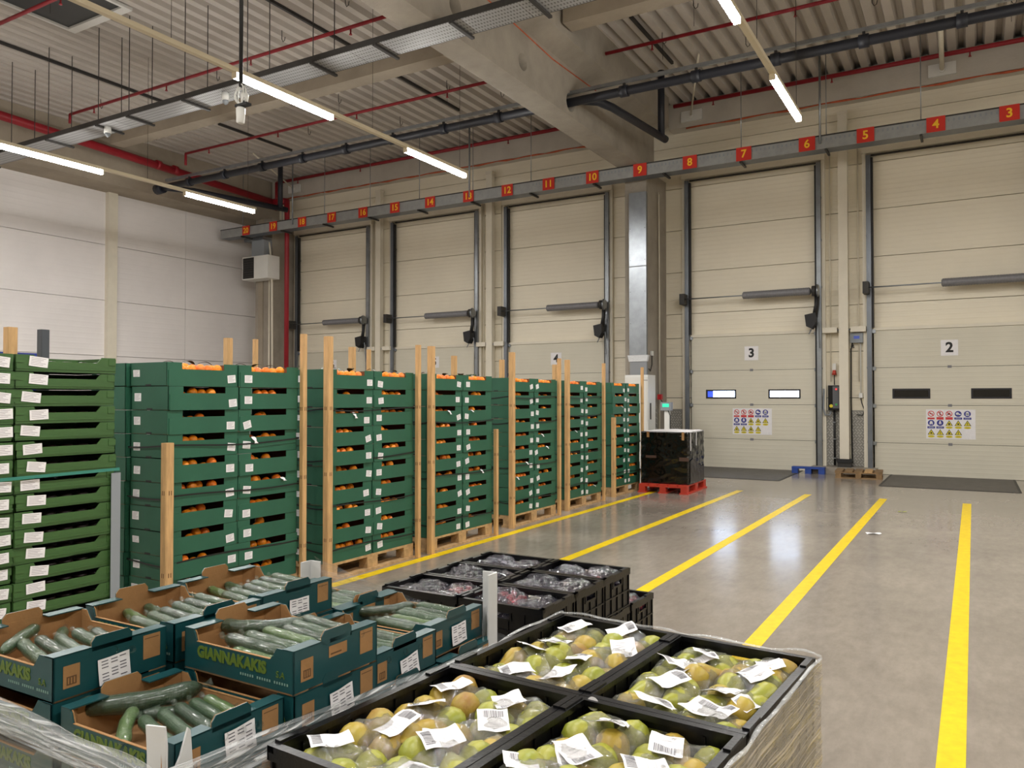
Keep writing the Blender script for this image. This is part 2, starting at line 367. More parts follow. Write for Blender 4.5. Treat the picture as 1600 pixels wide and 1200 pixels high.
def disc(mb, cx, cz, r, mi, y, n=20):
    mb.face([(cx + r * math.cos(2 * math.pi * k / n), y, cz + r * math.sin(2 * math.pi * k / n)) for k in range(n)], mi)
def pictogram(kind, par, cx, cz):
    mb = MB(); ms = [RED, BLUE, YEL, BLK, WHT]; s = 0.058
    def rect(x0, x1, z0, z1, mi, y): mb.face([(cx + x0, y, cz + z0), (cx + x1, y, cz + z0), (cx + x1, y, cz + z1), (cx + x0, y, cz + z1)], mi)
    if kind[0] == 'r':
        disc(mb, cx, cz + 0.02, s, 0, -0.003); disc(mb, cx, cz + 0.02, s * 0.76, 4, -0.004)
        if kind == 'r0': rect(-0.03, 0.028, 0.012, 0.026, 3, -0.005)
        elif kind == 'r1':
            disc(mb, cx + 0.0, cz + 0.045, 0.011, 3, -0.005); rect(-0.008, 0.01, -0.012, 0.034, 3, -0.005)
        else: rect(-0.03, 0.026, 0.0, 0.024, 3, -0.005); disc(mb, cx + 0.004, cz + 0.03, 0.013, 3, -0.005)
        a = s * 0.7
        mb.face([(cx - a - 0.004, -0.006, cz + 0.02 + a - 0.006), (cx + a - 0.004, -0.006, cz + 0.02 - a - 0.006), (cx + a + 0.006, -0.006, cz + 0.02 - a + 0.006), (cx - a + 0.006, -0.006, cz + 0.02 + a + 0.006)], 0)
        rect(-0.062, 0.062, -0.095, -0.045, 0, -0.003) if kind != 'r0' else rect(-0.062, 0.062, -0.09, -0.055, 0, -0.003)
    elif kind[0] == 'b':
        disc(mb, cx, cz + 0.02, s, 1, -0.003)
        if kind == 'b0':
            disc(mb, cx - 0.012, cz + 0.025, 0.026, 4, -0.004); rect(-0.01, 0.042, 0.0, 0.022, 4, -0.004)
        elif kind == 'b1':
            disc(mb, cx, cz + 0.032, 0.028, 4, -0.004); rect(-0.03, 0.03, -0.012, 0.028, 4, -0.004)
        elif kind == 'b2':
            disc(mb, cx, cz + 0.03, 0.026, 4, -0.004); rect(-0.028, -0.006, -0.012, 0.02, 4, -0.004); rect(0.006, 0.028, -0.012, 0.02, 4, -0.004)
        else:
            disc(mb, cx, cz + 0.05, 0.013, 4, -0.004); rect(-0.02, 0.02, -0.006, 0.036, 4, -0.004); rect(-0.005, 0.005, -0.03, 0.02, 1, -0.005)
        rect(-0.066, 0.066, -0.09, -0.05, 1, -0.003)
        rect(-0.045, 0.045, -0.073, -0.067, 4, -0.004)
    else:
        mb.face([(cx - 0.064, -0.003, cz - 0.035), (cx + 0.064, -0.003, cz - 0.035), (cx, -0.003, cz + 0.075)], 3)
        mb.face([(cx - 0.049, -0.004, cz - 0.028), (cx + 0.049, -0.004, cz - 0.028), (cx, -0.004, cz + 0.058)], 2)
        q = int(kind[1])
        if q % 3 == 0: rect(-0.014, 0.014, -0.02, 0.02, 3, -0.005)
        elif q % 3 == 1: disc(mb, cx, cz, 0.016, 3, -0.005)
        else: rect(-0.005, 0.005, -0.004, 0.03, 3, -0.005); disc(mb, cx, cz - 0.014, 0.006, 3, -0.005)
        n = 14
        mb.face([(cx + 0.06 * math.cos(2 * math.pi * k / n), -0.003, cz - 0.068 + 0.024 * math.sin(2 * math.pi * k / n)) for k in range(n)], 2)
        rect(-0.035, 0.035, -0.071, -0.066, 3, -0.004)
    mb.build('pictogram', ms, par)

def dock_door(idx, cx, num):
    windows = num in '23'
    label = {'2': 'cream dock door numbered 2 with two dark windows', '3': 'cream dock door numbered 3 with two daylit windows',
             '4': 'cream dock door numbered 4 left of the concrete column', '5': 'cream dock door numbered 5 behind the green stacks',
             '6': 'cream dock door numbered 6 nearest the left corner'}[num]
    d = empty('door_%d' % idx, (cx, YB, 0)); tag(d, label, 'dock door', kind='structure')
    zs = [0.0, 0.645, 1.41, 2.175, 2.94]
    for k, (a, b) in enumerate(zip(zs, zs[1:])):
        mb = MB()
        if windows and k == 2:
            wz0, wz1 = 1.545, 1.745
            xs = [(-HW + 0.03, -1.02), (-0.34, 0.36), (1.03, HW - 0.03)]
            mb.box(-HW + 0.03, HW - 0.03, -0.05, 0.0, a + 0.004, wz0); mb.box(-HW + 0.03, HW - 0.03, -0.05, 0.0, wz1, b - 0.004)
            for x0, x1 in xs: mb.box(x0, x1, -0.05, 0, wz0, wz1)
        else:
            mb.box(-HW + 0.03, HW - 0.03, -0.05, 0.0, a + 0.004, b - 0.004)
        mb.build('door_section', door_m, d)
        for hx in (0.0,):
            if k: MB().box(hx - 0.035, hx + 0.035, -0.058, -0.05, a - 0.025, a + 0.025).build('hinge', spring_m, d)
        for sx in (-1, 1):
            MB().box(sx * (HW - 0.02) - 0.045, sx * (HW - 0.02) + 0.045, -0.085, -0.05, (b - 0.05), (b + 0.02)).build('roller_bracket', steel, d)
    if windows:
        for wi, (x0, x1) in enumerate(((-1.02, -0.34), (0.36, 1.03))):
            wd = MB(); t = 0.034
            wd.box(x0, x1, -0.058, -0.02, 1.545, 1.545 + t); wd.box(x0, x1, -0.058, -0.02, 1.745 - t, 1.745)
            wd.box(x0, x0 + t, -0.058, -0.02, 1.579, 1.711); wd.box(x1 - t, x1, -0.058, -0.02, 1.579, 1.711)
            wf = wd.build('window', frame_b, d)
            pm = lit if num == '3' else glass_dark
            if num == '3' and wi == 0:
                MB().box(x0 + t, x0 + 0.16, -0.036, -0.03, 1.579, 1.711).build('pane', lit_blue, wf)
                MB().box(x0 + 0.16, x1 - t, -0.036, -0.03, 1.579, 1.711).build('pane', pm, wf)
            else:
                MB().box(x0 + t, x1 - t, -0.036, -0.03, 1.579, 1.711).build('pane', pm, wf)
    # upper edge rail of the closed door
    MB().box(-HW + 0.02, HW - 0.02, -0.075, 0.0, 2.94, 3.0).build('top_rail', cream, d)
    # number plate
    npl = MB().box(-0.15, 0.15, -0.057, -0.051, 2.39, 2.7).build('number_plate', paper, d)
    lettering('numeral', num, 0.27, ink, npl, (0, -0.0585, 2.545), (R(90), 0, 0), 0.034)
    if windows:
        sg = MB().box(-0.42, 0.43, -0.054, -0.05, 0.75, 1.33).build('safety_sign', paper, d)
        ks = [['r0', 'r1', 'r2', 'b0', 'b1'], ['b2', 'b3', 'y0', 'y1', 'y2'], ['y4', 'y2', 'y3', 'y5']]
        for r_, row in enumerate(ks):
            for c_, kk in enumerate(row):
                o_ = pictogram
                e = (-0.33 + c_ * 0.156, 1.225 - r_ * 0.18)
                pictogram(kk, sg, e[0], e[1])
        for ch in sg.children: ch.location = (0, -0.054, 0)
    # tracks and frame
    for sx in (-1, 1):
        x0 = sx * (HW + 0.045)
        MB().box(x0 - 0.045, x0 + 0.045, -0.16, -0.1, 0.0, 6.55).build('track', steel_b if sx < 0 else steel, d)
        xi = sx * (HW + 0.0) - (0.02 if sx > 0 else -0.02)
        MB().box(xi - 0.018, xi + 0.018, -0.13, -0.052, 3.0 if sx < 0 else 0.0, 6.5).build('track_seal', black_m, d)
        xo = sx * (HW + 0.13)
        MB().box(xo - 0.035, xo + 0.035, -0.1, 0.0, 0.0, 6.6).build('side_trim', cream, d)
        for z in (0.66, 1.42, 2.18, 2.95, 3.9, 4.9, 5.8):
            MB().box(x0 - 0.06, x0 + 0.06, -0.1, -0.002, z - 0.02, z + 0.02).build('track_bracket', steel, d)
    MB().box(-HW - 0.17, HW + 0.17, -0.14, 0.0, 6.6, 6.74).build('header', cream, d)
    MB().box(-HW, HW, -0.075, -0.03, 6.545, 6.575).build('cross_rail', dark_steel, d)
    # torsion spring shaft, drums
    MB().tube([(-HW - 0.12, -0.33, 3.8), (HW + 0.08, -0.33, 3.8)], 0.014, 8).build('shaft', steel, d)
    mb = MB(); pts = []; rr = []
    for k in range(60):
        pts.append((-0.12 + 1.42 * k / 59, -0.33, 3.8)); rr.append(0.078 + 0.004 * (k % 2))
    rr[0] = rr[-1] = 0.05; mb.tube(pts, rr, 14); mb.build('torsion_spring', spring_m, d)
    MB().box(-HW - 0.14, -HW - 0.03, -0.4, -0.1, 3.68, 3.92).build('shaft_bracket', dark_steel, d)
    MB().tube([(HW - 0.06, -0.33, 3.8), (HW + 0.02, -0.33, 3.8)], [0.11, 0.11], 18).build('cable_drum', dark_steel, d)
    MB().tube([(HW + 0.04, -0.33, 3.8), (HW + 0.075, -0.33, 3.8)], [0.14, 0.12], 18).build('cable_drum', steel, d)
    if num in '3456':
        mo = MB().tube([(HW + 0.03, -0.3, 3.72), (HW + 0.02, -0.3, 3.5), (HW - 0.02, -0.3, 3.28)], [0.05, 0.045, 0.05], 10).build('motor_arm', black_m, d)
        MB().prism([(HW - 0.2, 3.3), (HW - 0.17, 3.06), (HW - 0.06, 3.0), (HW + 0.02, 3.12), (HW + 0.02, 3.34)], 'y', -0.42, -0.2).build('motor', black_m, d)
        MB().tube([(HW - 0.1, -0.3, 3.0), (HW - 0.13, -0.33, 2.9), (HW - 0.02, -0.33, 3.1), (HW + 0.06, -0.3, 3.15), (HW + 0.07, -0.25, 2.6)], 0.012, 6).build('motor_cable', grey_p, d)
    return d
for i, (cx, num) in enumerate(DOORS): dock_door(i + 1, cx, num)

# dock levelling plates set in the floor
for cx, lb in ((-0.4, 'dark steel dock leveller plate in front of the rightmost dock door'), (-4.23, 'dark steel dock leveller plate in front of the dock door with daylit windows'), (-9.07, 'dark steel dock leveller plate in front of the dock door left of the column')):
    lv = empty('dock_leveller', (cx, 15.35, 0)); tag(lv, lb, 'dock leveller', 'dock levellers set in the floor')
    MB().box(-1.03, 1.03, 0.03, 2.4, 0.0005, 0.005).build('deck_plate', plate_m, lv)
    MB().box(-1.05, 1.05, 0.0, 0.03, 0.0005, 0.007).build('front_edge', dark_steel, lv)
    for sx in (-1, 1): MB().box(sx * 1.05 - 0.02, sx * 1.05 + 0.02, 0.03, 2.4, 0.0005, 0.007).build('side_edge', dark_steel, lv)

# pier between doors 2 and 3: post, kick plates, control box, conduits
def pier(cx, post_label, detail):
    p_ = empty('service_post', (cx, 17.62, 0)); tag(p_, post_label, 'post')
    MB().box(-0.09, 0.09, -0.06, 0.08, 0.3 if detail else 0.0, 7.45).build('post_shaft', cream, p_)
    MB().box(-0.1, 0.1, -0.07, 0.085, 7.45, 7.52).build('cap', cream, p_)
    if detail:
        MB().prism([(-0.13, 0.22), (0.13, 0.22), (0.16, 0.3), (-0.16, 0.3)], 'y', -0.12, 0.08).build('foot', black_m, p_)
        MB().box(-0.13, 0.13, -0.1, 0.1, 0.13, 0.22).build('foot_base', dark_steel, p_)
    for z in (2.97,):
        MB().box(-0.42, -0.13, -0.03, 0.15, z - 0.05, z + 0.06).build('cross_arm', cream, p_)
        MB().box(0.13, 0.42, -0.03, 0.15, z - 0.05, z + 0.06).build('cross_arm', cream, p_)
        MB().tube([(-0.13, 0.0, z), (0.13, 0.0, z)], 0.02, 8).build('cross_pin', steel, p_)
    for sx in (-0.28, 0.27): MB().tube([(sx, 0.14, 1.9), (sx, 0.14, 6.9)], 0.013, 6).build('conduit', cream, p_)
pier(-2.31, 'tall cream post between doors 2 and 3 on a black foot', True)
pier(-10.95, 'tall cream post second from the right in front of the wall', False)
pier(-14.7, 'tall cream post nearest the left corner of the door wall', False)
tag(MB().box(-2.95, -1.7, 17.3, YB - 0.01, 0, 0.13).build('concrete_plinth', concrete), 'low concrete plinth at the wall between doors 2 and 3', 'plinth')

checker = mat('checker_plate', (150, 148, 142), 0.45, metal=0.2, var=0.2, vscale=8)
def kick_plate(x0, x1, z0, z1, y, lb):
    k_ = empty('kick_plate', (x0, y, z0)); tag(k_, lb, 'kick plate', 'tread plate panels at the foot of the wall')
    MB().box(0, x1 - x0, 0, 0.01, 0, z1 - z0).build('sheet', checker, k_)
    mb = MB(); s = 0.06; r_ = 0
    z = 0.03
    while z < z1 - z0 - 0.02:
        x = 0.03 + (s / 2 if r_ % 2 else 0)
        while x < x1 - x0 - 0.02:
            a = 0.018; d = 1 if r_ % 2 else -1
            mb.face([(x - a, -0.003, z - a * d - 0.004), (x + a, -0.003, z + a * d - 0.004), (x + a, -0.003, z + a * d + 0.006), (x - a, -0.003, z - a * d + 0.006)], 0)
            x += s
        z += s; r_ += 1
    o = mb.build('tread_pattern', mat('tread_bright', (225, 223, 216), 0.35, metal=0.2), k_); o['kind'] = 'stuff'
kick_plate(-2.72, -2.42, 0.14, 1.3, YB - 0.02, 'tread plate panel left of the cream post by door 3')
kick_plate(-2.2, -1.88, 0.14, 1.3, YB - 0.02, 'tread plate panel right of the cream post by door 2')
kick_plate(-6.15, -5.82, 0.0, 1.3, YB - 0.02, 'tread plate panel behind the scale display beside door 3')
kick_plate(-6.19, -6.14, 0.0, 1.3, 17.0, 'narrow tread plate strip beside the white cabinet')

cb = empty('control_box', (-2.52, YB - 0.02, 0)); tag(cb, 'black dock door control box with red lamp between doors 2 and 3', 'control box')
MB().box(-0.11, 0.11, -0.14, 0.0, 1.3, 1.82).build('housing', black_p, cb)
MB().box(-0.02, 0.1, -0.145, -0.14, 1.34, 1.8).build('panel', mat('box_panel', (90, 92, 96), 0.4), cb)
MB().tube([(0.05, -0.16, 1.74), (0.05, -0.145, 1.74)], 0.018, 10).build('red_button', mat('lamp_red', (230, 60, 60), 0.3, emit=(255, 60, 60), estr=1.2), cb)
MB().tube([(0.05, -0.16, 1.42), (0.05, -0.145, 1.42)], 0.022, 10).build('green_button', mat('button_green', (60, 170, 90), 0.4), cb)
MB().tube([(-0.05, -0.155, 1.39), (-0.05, -0.14, 1.39)], 0.035, 12).build('yellow_knob', YEL, cb)
MB().tube([(0.0, -0.07, 1.3), (0.0, -0.06, 0.75), (0.0, -0.06, 0.15)], 0.022, 8).build('cable', black_m, cb)
for z in (0.3, 0.7, 1.05): MB().box(-0.03, 0.03, -0.09, -0.01, z - 0.01, z + 0.01).build('clip', steel, cb)
MB().tube([(-0.06, -0.07, 1.28), (-0.09, -0.1, 1.2), (-0.17, -0.12, 1.2), (-0.21, -0.1, 1.34), (-0.2, -0.08, 1.75)], 0.018, 8).build('hose', grey_p, cb)
es = empty('alarm_switch', (-2.52, YB - 0.02, 0)); tag(es, 'small red alarm beacon on a conduit above the control box', 'beacon')
MB().box(-0.035, 0.035, -0.05, 0, 2.14, 2.28).build('socket', white_p, es)
MB().tube([(0, -0.04, 2.04), (0, -0.04, 2.14)], [0.05, 0.03], 12).build('beacon_lens', mat('beacon', (190, 70, 56), 0.3), es)
MB().tube([(0, -0.03, 2.04), (0.0, -0.03, 1.83)], 0.01, 6).build('wire', dark_steel, es)
eb = empty('meter_box', (-2.08, YB - 0.02, 0)); tag(eb, 'grey electronic box with small blue screen beside door 2', 'electrical box')
MB().box(-0.12, 0.125, -0.1, 0, 2.7, 2.9).build('housing', grey_p, eb)
MB().box(-0.05, 0.06, -0.104, -0.1, 2.78, 2.84).build('screen', mat('blue_lcd', (60, 76, 150), 0.3, emit=(60, 80, 170), estr=0.35), eb)
MB().tube([(-0.08, -0.06, 2.7), (-0.1, -0.06, 2.62), (-0.05, -0.06, 2.6), (-0.06, -0.06, 2.66), (-0.11, -0.05, 2.58), (-0.115, -0.05, 1.5), (-0.1, -0.05, 0.2)], 0.014, 7).build('cable', black_m, eb)
so = empty('power_socket', (-2.01, YB - 0.02, 0)); tag(so, 'small white wall socket with looping black lead by door 2', 'socket')
MB().box(-0.035, 0.035, -0.06, 0, 1.56, 1.66).build('faceplate', white_p, so)
MB().tube([(0, -0.04, 1.56), (0.02, -0.05, 1.45), (0.07, -0.05, 1.3), (0.03, -0.05, 1.2), (-0.08, -0.05, 1.21)], 0.01, 6).build('lead', black_m, so)
MB().tube([(0, -0.02, 1.66), (0, -0.02, 2.7)], 0.01, 6).build('conduit', white_p, so)
# tall white cabinet, red call point, socket, scale display
cab = empty('tall_cabinet', (-6.12, 16.03, 0)); tag(cab, 'tall white electrical cabinet beside the last green stack', 'cabinet')
MB().box(-0.36, 0.16, -0.1, 0.35, 0.05, 2.05).build('body', white_p, cab)
MB().box(-0.34, 0.14, -0.115, -0.1, 0.1, 2.0).build('door', mat('cabinet_door', (222, 220, 214), 0.4), cab)
MB().box(0.161, 0.175, 0.02, 0.06, 1.1, 1.45).build('handle', dark_steel, cab)
MB().box(0.06, 0.16, -0.117, -0.115, 1.93, 1.94).build('vent', dark_steel, cab)
MB().box(-0.38, 0.18, -0.12, 0.37, 0.0, 0.05).build('plinth', dark_steel, cab)
fp = empty('fire_call_point', (-6.12, 17.0, 0)); tag(fp, 'small red fire call point on the concrete column', 'call point')
MB().box(0, 0.09, -0.05, 0.05, 1.52, 1.64).build('housing', mat('call_red', (190, 40, 46), 0.4), fp)
MB().tube([(0.04, 0, 1.64), (0.04, 0, 4.0), (0.02, 0, 6.2)], 0.012, 6).build('conduit', cream, fp)
MB().tube([(-0.04, 0.2, 0.1), (-0.04, 0.2, 6.2)], 0.016, 6).build('conduit', cream, fp)
MB().tube([(0.06, 0, 1.52), (0.13, 0, 1.42), (0.16, -0.05, 1.2)], 0.009, 6).build('cable', black_m, fp)
ws = empty('power_socket', (-6.19, 16.75, 0)); tag(ws, 'small white socket with cable high on the concrete column', 'socket')
MB().box(0, 0.04, -0.05, 0.05, 2.5, 2.6).build('faceplate', white_p, ws)
MB().tube([(0.02, 0, 2.5), (0.02, 0.0, 2.3), (0.02, -0.1, 2.15), (0.02, -0.2, 2.2)], 0.01, 6).build('lead', black_m, ws)
sc = empty('scale_display', (-5.42, 15.6, 0)); tag(sc, 'floor scale with small green display on a white stand', 'scale')
MB().box(-0.055, 0.055, -0.03, 0.03, 0.06, 1.3).build('stand', white_p, sc)
MB().box(-0.12, 0.1, -0.07, 0.05, 1.3, 1.47).build('display_housing', grey_p, sc)
MB().box(-0.08, 0.06, -0.074, -0.07, 1.37, 1.44).build('screen', mat('lcd_green', (60, 210, 170), 0.3, emit=(50, 220, 170), estr=0.7), sc)
MB().tube([(0.03, -0.04, 1.3), (0.08, -0.05, 1.2), (0.07, -0.05, 0.7), (0.04, -0.05, 0.06)], 0.009, 6).build('cable', black_m, sc)
MB().box(-0.4, 0.4, -0.3, 0.4, 0.0, 0.06).build('platform', steel, sc)

# ------------------------------------------------------------------ wall heater in the corner
ht = empty('unit_heater', (-18.6, 16.45, 0)); tag(ht, 'white fan heater with black louvres high in the left corner', 'heater')
MB().box(-0.36, 0.72, -0.05, 0.4, 5.1, 5.78).build('housing', white_p, ht)
MB().box(-0.33, 0.13, -0.056, -0.05, 5.13, 5.75).build('front_grille', black_m, ht)
for k in range(8): MB().prism([(-0.07, 5.18 + k * 0.07), (-0.056, 5.16 + k * 0.07), (-0.056, 5.175 + k * 0.07), (-0.07, 5.195 + k * 0.07)], 'x', -0.32, 0.12).build('louvre', dark_steel, ht)
MB().box(-0.02, 0.5, 0.0, 0.3, 5.78, 6.25).build('duct_box', grey_p, ht)
MB().box(-0.35, 0.45, 0.0, 0.35, 6.25, 6.36).build('flue', steel, ht)
MB().tube([(0.5, 0.2, 6.2), (0.55, 0.2, 5.9), (0.57, 0.25, 5.0), (0.57, 0.3, 0.2)], 0.03, 8).build('pipe', cream, ht)
MB().tube([(0.3, 0.4, 5.1), (0.3, 0.4, 0.2)], 0.03, 8).build('pipe', cream, ht)

# ------------------------------------------------------------------ pipes, trays, lights overhead
def red_line(lb, y, z, xs, r=0.032, drops=None):
    e = empty('sprinkler_pipe', (0, y, z)); tag(e, lb, 'pipe', 'red sprinkler pipes')
    for a, b in xs:
        MB().tube([(a, 0, 0), (b, 0, 0)], r, 10).build('pipe_run', red_pipe, e)
        x = a + 0.9
        while x < b - 0.3:
            MB().tube([(x, 0, -r), (x, 0, -0.1), (x, 0, -0.13)], [0.014, 0.014, 0.03], 6).build('sprinkler_head', red_pipe, e); x += 2.45
    if drops:
        a, zz = drops
        MB().tube([(a, 0, 0), (a, 0, zz - z)], r, 10).build('drop_pipe', red_pipe, e)
red_line('thin red sprinkler pipe nearest the camera, crossing the roof hatch', 7.1, 7.9, ((-18.2, -7.1), (-5.8, XR)))
red_line('thin red sprinkler pipe above the near cable tray on the left', 10.2, 7.9, ((-17.4, -7.1), (-5.8, XR)), drops=(-17.4, 7.7))
red_line('thin red sprinkler pipe crossing beyond the concrete purlin', 13.36, 7.9, ((-17.6, -7.1), (-5.8, XR)), drops=(-17.6, 7.6))
red_line('red sprinkler pipe along the top of the door wall', 17.2, 8.15, ((-18.4, -7.1), (-5.8, XR)), r=0.045, drops=(-18.4, 7.3))
bp_ = empty('sprinkler_main', (-18.3, 0, 7.65)); tag(bp_, 'thick red sprinkler main running along the left edge beam', 'pipe')
MB().tube([(0, YF + 0.3, 0.1), (0, 9.2, 0.08), (0, 17.0, -0.16)], 0.1, 14).build('main_run', red_pipe, bp_)
for y in (4.5, 13.0, 13.5): MB().tube([(0, y, 0.06 - (y - 9) * 0.02), (0, y + 0.12, 0.06 - (y - 9) * 0.02)], 0.12, 14).build('coupling', red_pipe, bp_)
MB().tube([(0, 16.95, -0.16), (0.35, 17.0, -0.16), (0.55, 17.0, -0.2)], 0.1, 14).build('elbow', red_pipe, bp_)
MB().tube([(0.55, 17.0, -0.15), (0.62, 16.95, -0.5), (0.62, 16.95, -1.0), (0.62, 16.95, -7.6)], [0.09, 0.08, 0.07, 0.07], 12).build('riser', red_pipe, bp_)

dp = empty('drain_pipe', (0, 12.71, 6.86)); tag(dp, 'thick dark blue drain pipe crossing the hall through the girder', 'pipe')
MB().tube([(-17.6, 0, 0), (9, 0, 0)], 0.078, 14).build('pipe_run', pipe_m, dp)
MB().box(-17.5, 9, -0.025, 0.025, 0.14, 0.2).build('support_rail', steel, dp)
x = -16.6
while x < 8:
    MB().tube([(x - 0.07, 0, 0), (x + 0.07, 0, 0)], 0.1, 14).build('coupling', pipe_m, dp)
    MB().box(x - 0.02, x + 0.02, -0.02, 0.02, 0.07, 0.15).build('hanger', dark_steel, dp); x += 1.27
for xb, yb in ((-17.2, 3.2), (-5.45, 2.75)):
    MB().tube([(xb - 0.55, 0, 0), (xb - 0.3, 0.22, 0), (xb - 0.2, 0.6, 0), (xb + 0.06, yb, -0.02)] if xb > -10 else [(xb - 0.4, -0.02, 0), (xb, 0.6, 0), (xb + 0.6, yb, -0.02)], 0.075, 12).build('branch', pipe_m, dp)
    MB().tube([((xb + 0.06 if xb > -10 else xb + 0.6), yb - 0.25, -0.02), ((xb + 0.06 if xb > -10 else xb + 0.6), yb - 0.25, 1.3)], 0.07, 12).build('downpipe', pipe_m, dp)
MB().tube([(-17.6, 0, 0), (-17.85, 0, -0.02)], [0.13, 0.13], 12).build('end_cap', pipe_m, dp)

tray_m = mat('perforated_tray', (160, 161, 162), 0.45, metal=0.35, var=0.08, vscale=3)
def perforate(m, sx, sy):
    nt = m.node_tree; L = nt.links; b = nt.nodes['Principled BSDF']
    tc = nt.nodes.new('ShaderNodeTexCoord'); mp = nt.nodes.new('ShaderNodeMapping'); mp.inputs['Scale'].default_value = (sx, sy, 0.001)
    vo = nt.nodes.new('ShaderNodeTexVoronoi'); vo.inputs['Scale'].default_value = 1.0; vo.inputs['Randomness'].default_value = 0.0
    L.new(tc.outputs['Object'], mp.inputs[0]); L.new(mp.outputs[0], vo.inputs['Vector'])
    cr = nt.nodes.new('ShaderNodeValToRGB'); cr.color_ramp.elements[0].position = 0.2; cr.color_ramp.elements[0].color = lin(92, 90, 88); cr.color_ramp.elements[1].position = 0.27; cr.color_ramp.elements[1].color = lin(164, 165, 166)
    L.new(vo.outputs['Distance'], cr.inputs[0]); L.new(cr.outputs[0], b.inputs['Base Color'])
perforate(tray_m, 22, 12)
tr = empty('cable_tray', (0, 8.53, 6.52)); tag(tr, 'wide perforated galvanised cable tray crossing overhead near the camera', 'cable tray')
for k in range(10): MB().box(-18.8 + k * 2.78, -18.8 + (k + 1) * 2.78 - 0.01, 0.0, 0.44, 0.0, 0.006).build('tray_sheet', tray_m, tr)
for y in (-0.012, 0.44): MB().box(-18.8, 9, y, y + 0.012, 0, 0.085).build('side_rail', dark_steel, tr)
for x in (-18.0, -16.6, -15.3, -13.7, -12.8, -11.3, -9.8, -8.4, -7.2, -5.9, -4.7, -3.3, -1.9):
    MB().box(x - 0.025, x + 0.025, -0.03, 0.52, -0.035, -0.002).build('bracket', dark_steel, tr)
    for yy in (0.02, 0.47):
        if abs(x + 6.45) > 0.8: MB().tube([(x, yy, 0.0), (x, yy, 1.78)], 0.008, 5).build('hanger_rod', dark_steel, tr)
st = empty('sign_tray', (0, 16.05, 6.34)); tag(st, 'grey cable tray carrying the red lane numbers in front of the doors', 'cable tray')
MB().box(-19.5, 9, 0.0, 0.3, 0.0, 0.008).build('tray_sheet', steel_b, st)
MB().box(-19.5, 9, -0.012, 0.0, 0.0, 0.25).build('front_rail', mat('tray_galvanised', (158, 160, 160), 0.45, metal=0.3, var=0.12, vscale=6), st)
for k in range(120): MB().box(-8.8 + k * 0.082, -8.8 + k * 0.082 + 0.03, -0.0135, -0.012, 0.15, 0.2).build('slot', grey_p, st)
MB().box(-19.5, 9, 0.3, 0.312, 0.0, 0.1).build('rear_rail', steel, st)
MB().box(-19.5, 9, -0.02, 0.01, 0.24, 0.265).build('top_lip', dark_steel, st)
x = -18.6
while x < 8:
    MB().box(x - 0.02, x + 0.02, -0.02, 0.4, -0.04, -0.002).build('bracket', dark_steel, st)
    if abs(x + 6.45) > 0.9:
        MB().tube([(x, 0.05, 0.26), (x, 0.05, 1.96)], 0.009, 5).build('hanger_rod', steel, st)
    x += 1.62
for x in (-2.5, -10.55, -16.5): MB().tube([(x, -0.03, 0.1), (x, -0.03, 1.96)], 0.022, 6).build('hanger_strut', steel, st)
WORDS = ['three', 'four', 'five', 'six', 'seven', 'eight', 'nine', 'ten', 'eleven', 'twelve', 'thirteen', 'fourteen', 'fifteen', 'sixteen', 'seventeen', 'eighteen', 'nineteen', 'twenty']
SX = [0.58, -0.54, -1.70, -2.74, -3.95, -5.06, -6.16, -7.28, -8.38, -9.48, -10.58, -11.73, -12.85, -13.92, -15.03, -16.13, -17.26, -18.38]
for k, xs in enumerate(SX):
    n = str(k + 3)
    s_ = MB().box(-0.15, 0.15, -0.012, 0.0, -0.135, 0.135).build('lane_sign', red_sign, None, (xs, 16.025, 6.47))
    tag(s_, 'small red lane sign reading %s in yellow on the sign tray' % WORDS[k], 'sign', 'red lane number signs')
    lettering('numeral', n, 0.22, yellow_ink, s_, (0, -0.014, -0.005), (R(90), 0, 0), 0.022)

lamp_m = mat('led_diffuser', (255, 255, 255), 0.4, emit=(255, 252, 247), estr=62.0)
trunk_m = mat('cream_trunking', (216, 204, 176), 0.45)
LINES = [(-14.06, 'left'), (-8.32, 'middle'), (-2.25, 'right'), (3.8, 'far right')]
LZ = 5.8
LY = [10.66, 7.05, 2.5, -1.1, -4.9]
for lx, nm in LINES:
    t_ = empty('light_trunking', (lx, 0, LZ)); tag(t_, 'long cream trunking rail of the %s lamp row' % nm, 'trunking', 'lamp trunking rails')
    MB().box(-0.035, 0.035, YF + 3, 12.52, 0.02, 0.08).build('rail', trunk_m, t_)
    for y in (-5, -1.5, 2.4, 6.1, 9.8, 12.3):
        MB().tube([(0, y, 0.08), (0, y, ZD - LZ)], 0.004, 4).build('suspension_wire', dark_steel, t_)
    for k, ly in enumerate(LY):
        wh = {0: 'nearest the doors', 1: 'second from the doors', 2: 'third from the doors', 3: 'fourth from the doors', 4: 'farthest from the doors'}[k]
        l_ = empty('led_luminaire', (lx, ly, LZ)); tag(l_, 'glowing LED strip lamp on the %s row, %s' % (nm, wh), 'lamp', 'LED strip lamps under the roof')
        MB().box(-0.035, 0.035, 0, 1.81, -0.055, 0.018).build('diffuser', lamp_m, l_)
        for y in (-0.015, 1.81): MB().box(-0.04, 0.04, y, y + 0.015, -0.06, 0.02).build('end_cap', trunk_m, l_)
        ld = bpy.data.lights.new('lamp_light', 'AREA'); ld.shape = 'RECTANGLE'; ld.size = 0.09; ld.size_y = 1.78; ld.energy = LAMP_W; ld.color = LAMP_COL
        lo_ = bpy.data.objects.new('lamp_light', ld); C.objects.link(lo_); lo_.parent = l_; lo_.location = (0, 0.905, -0.07)

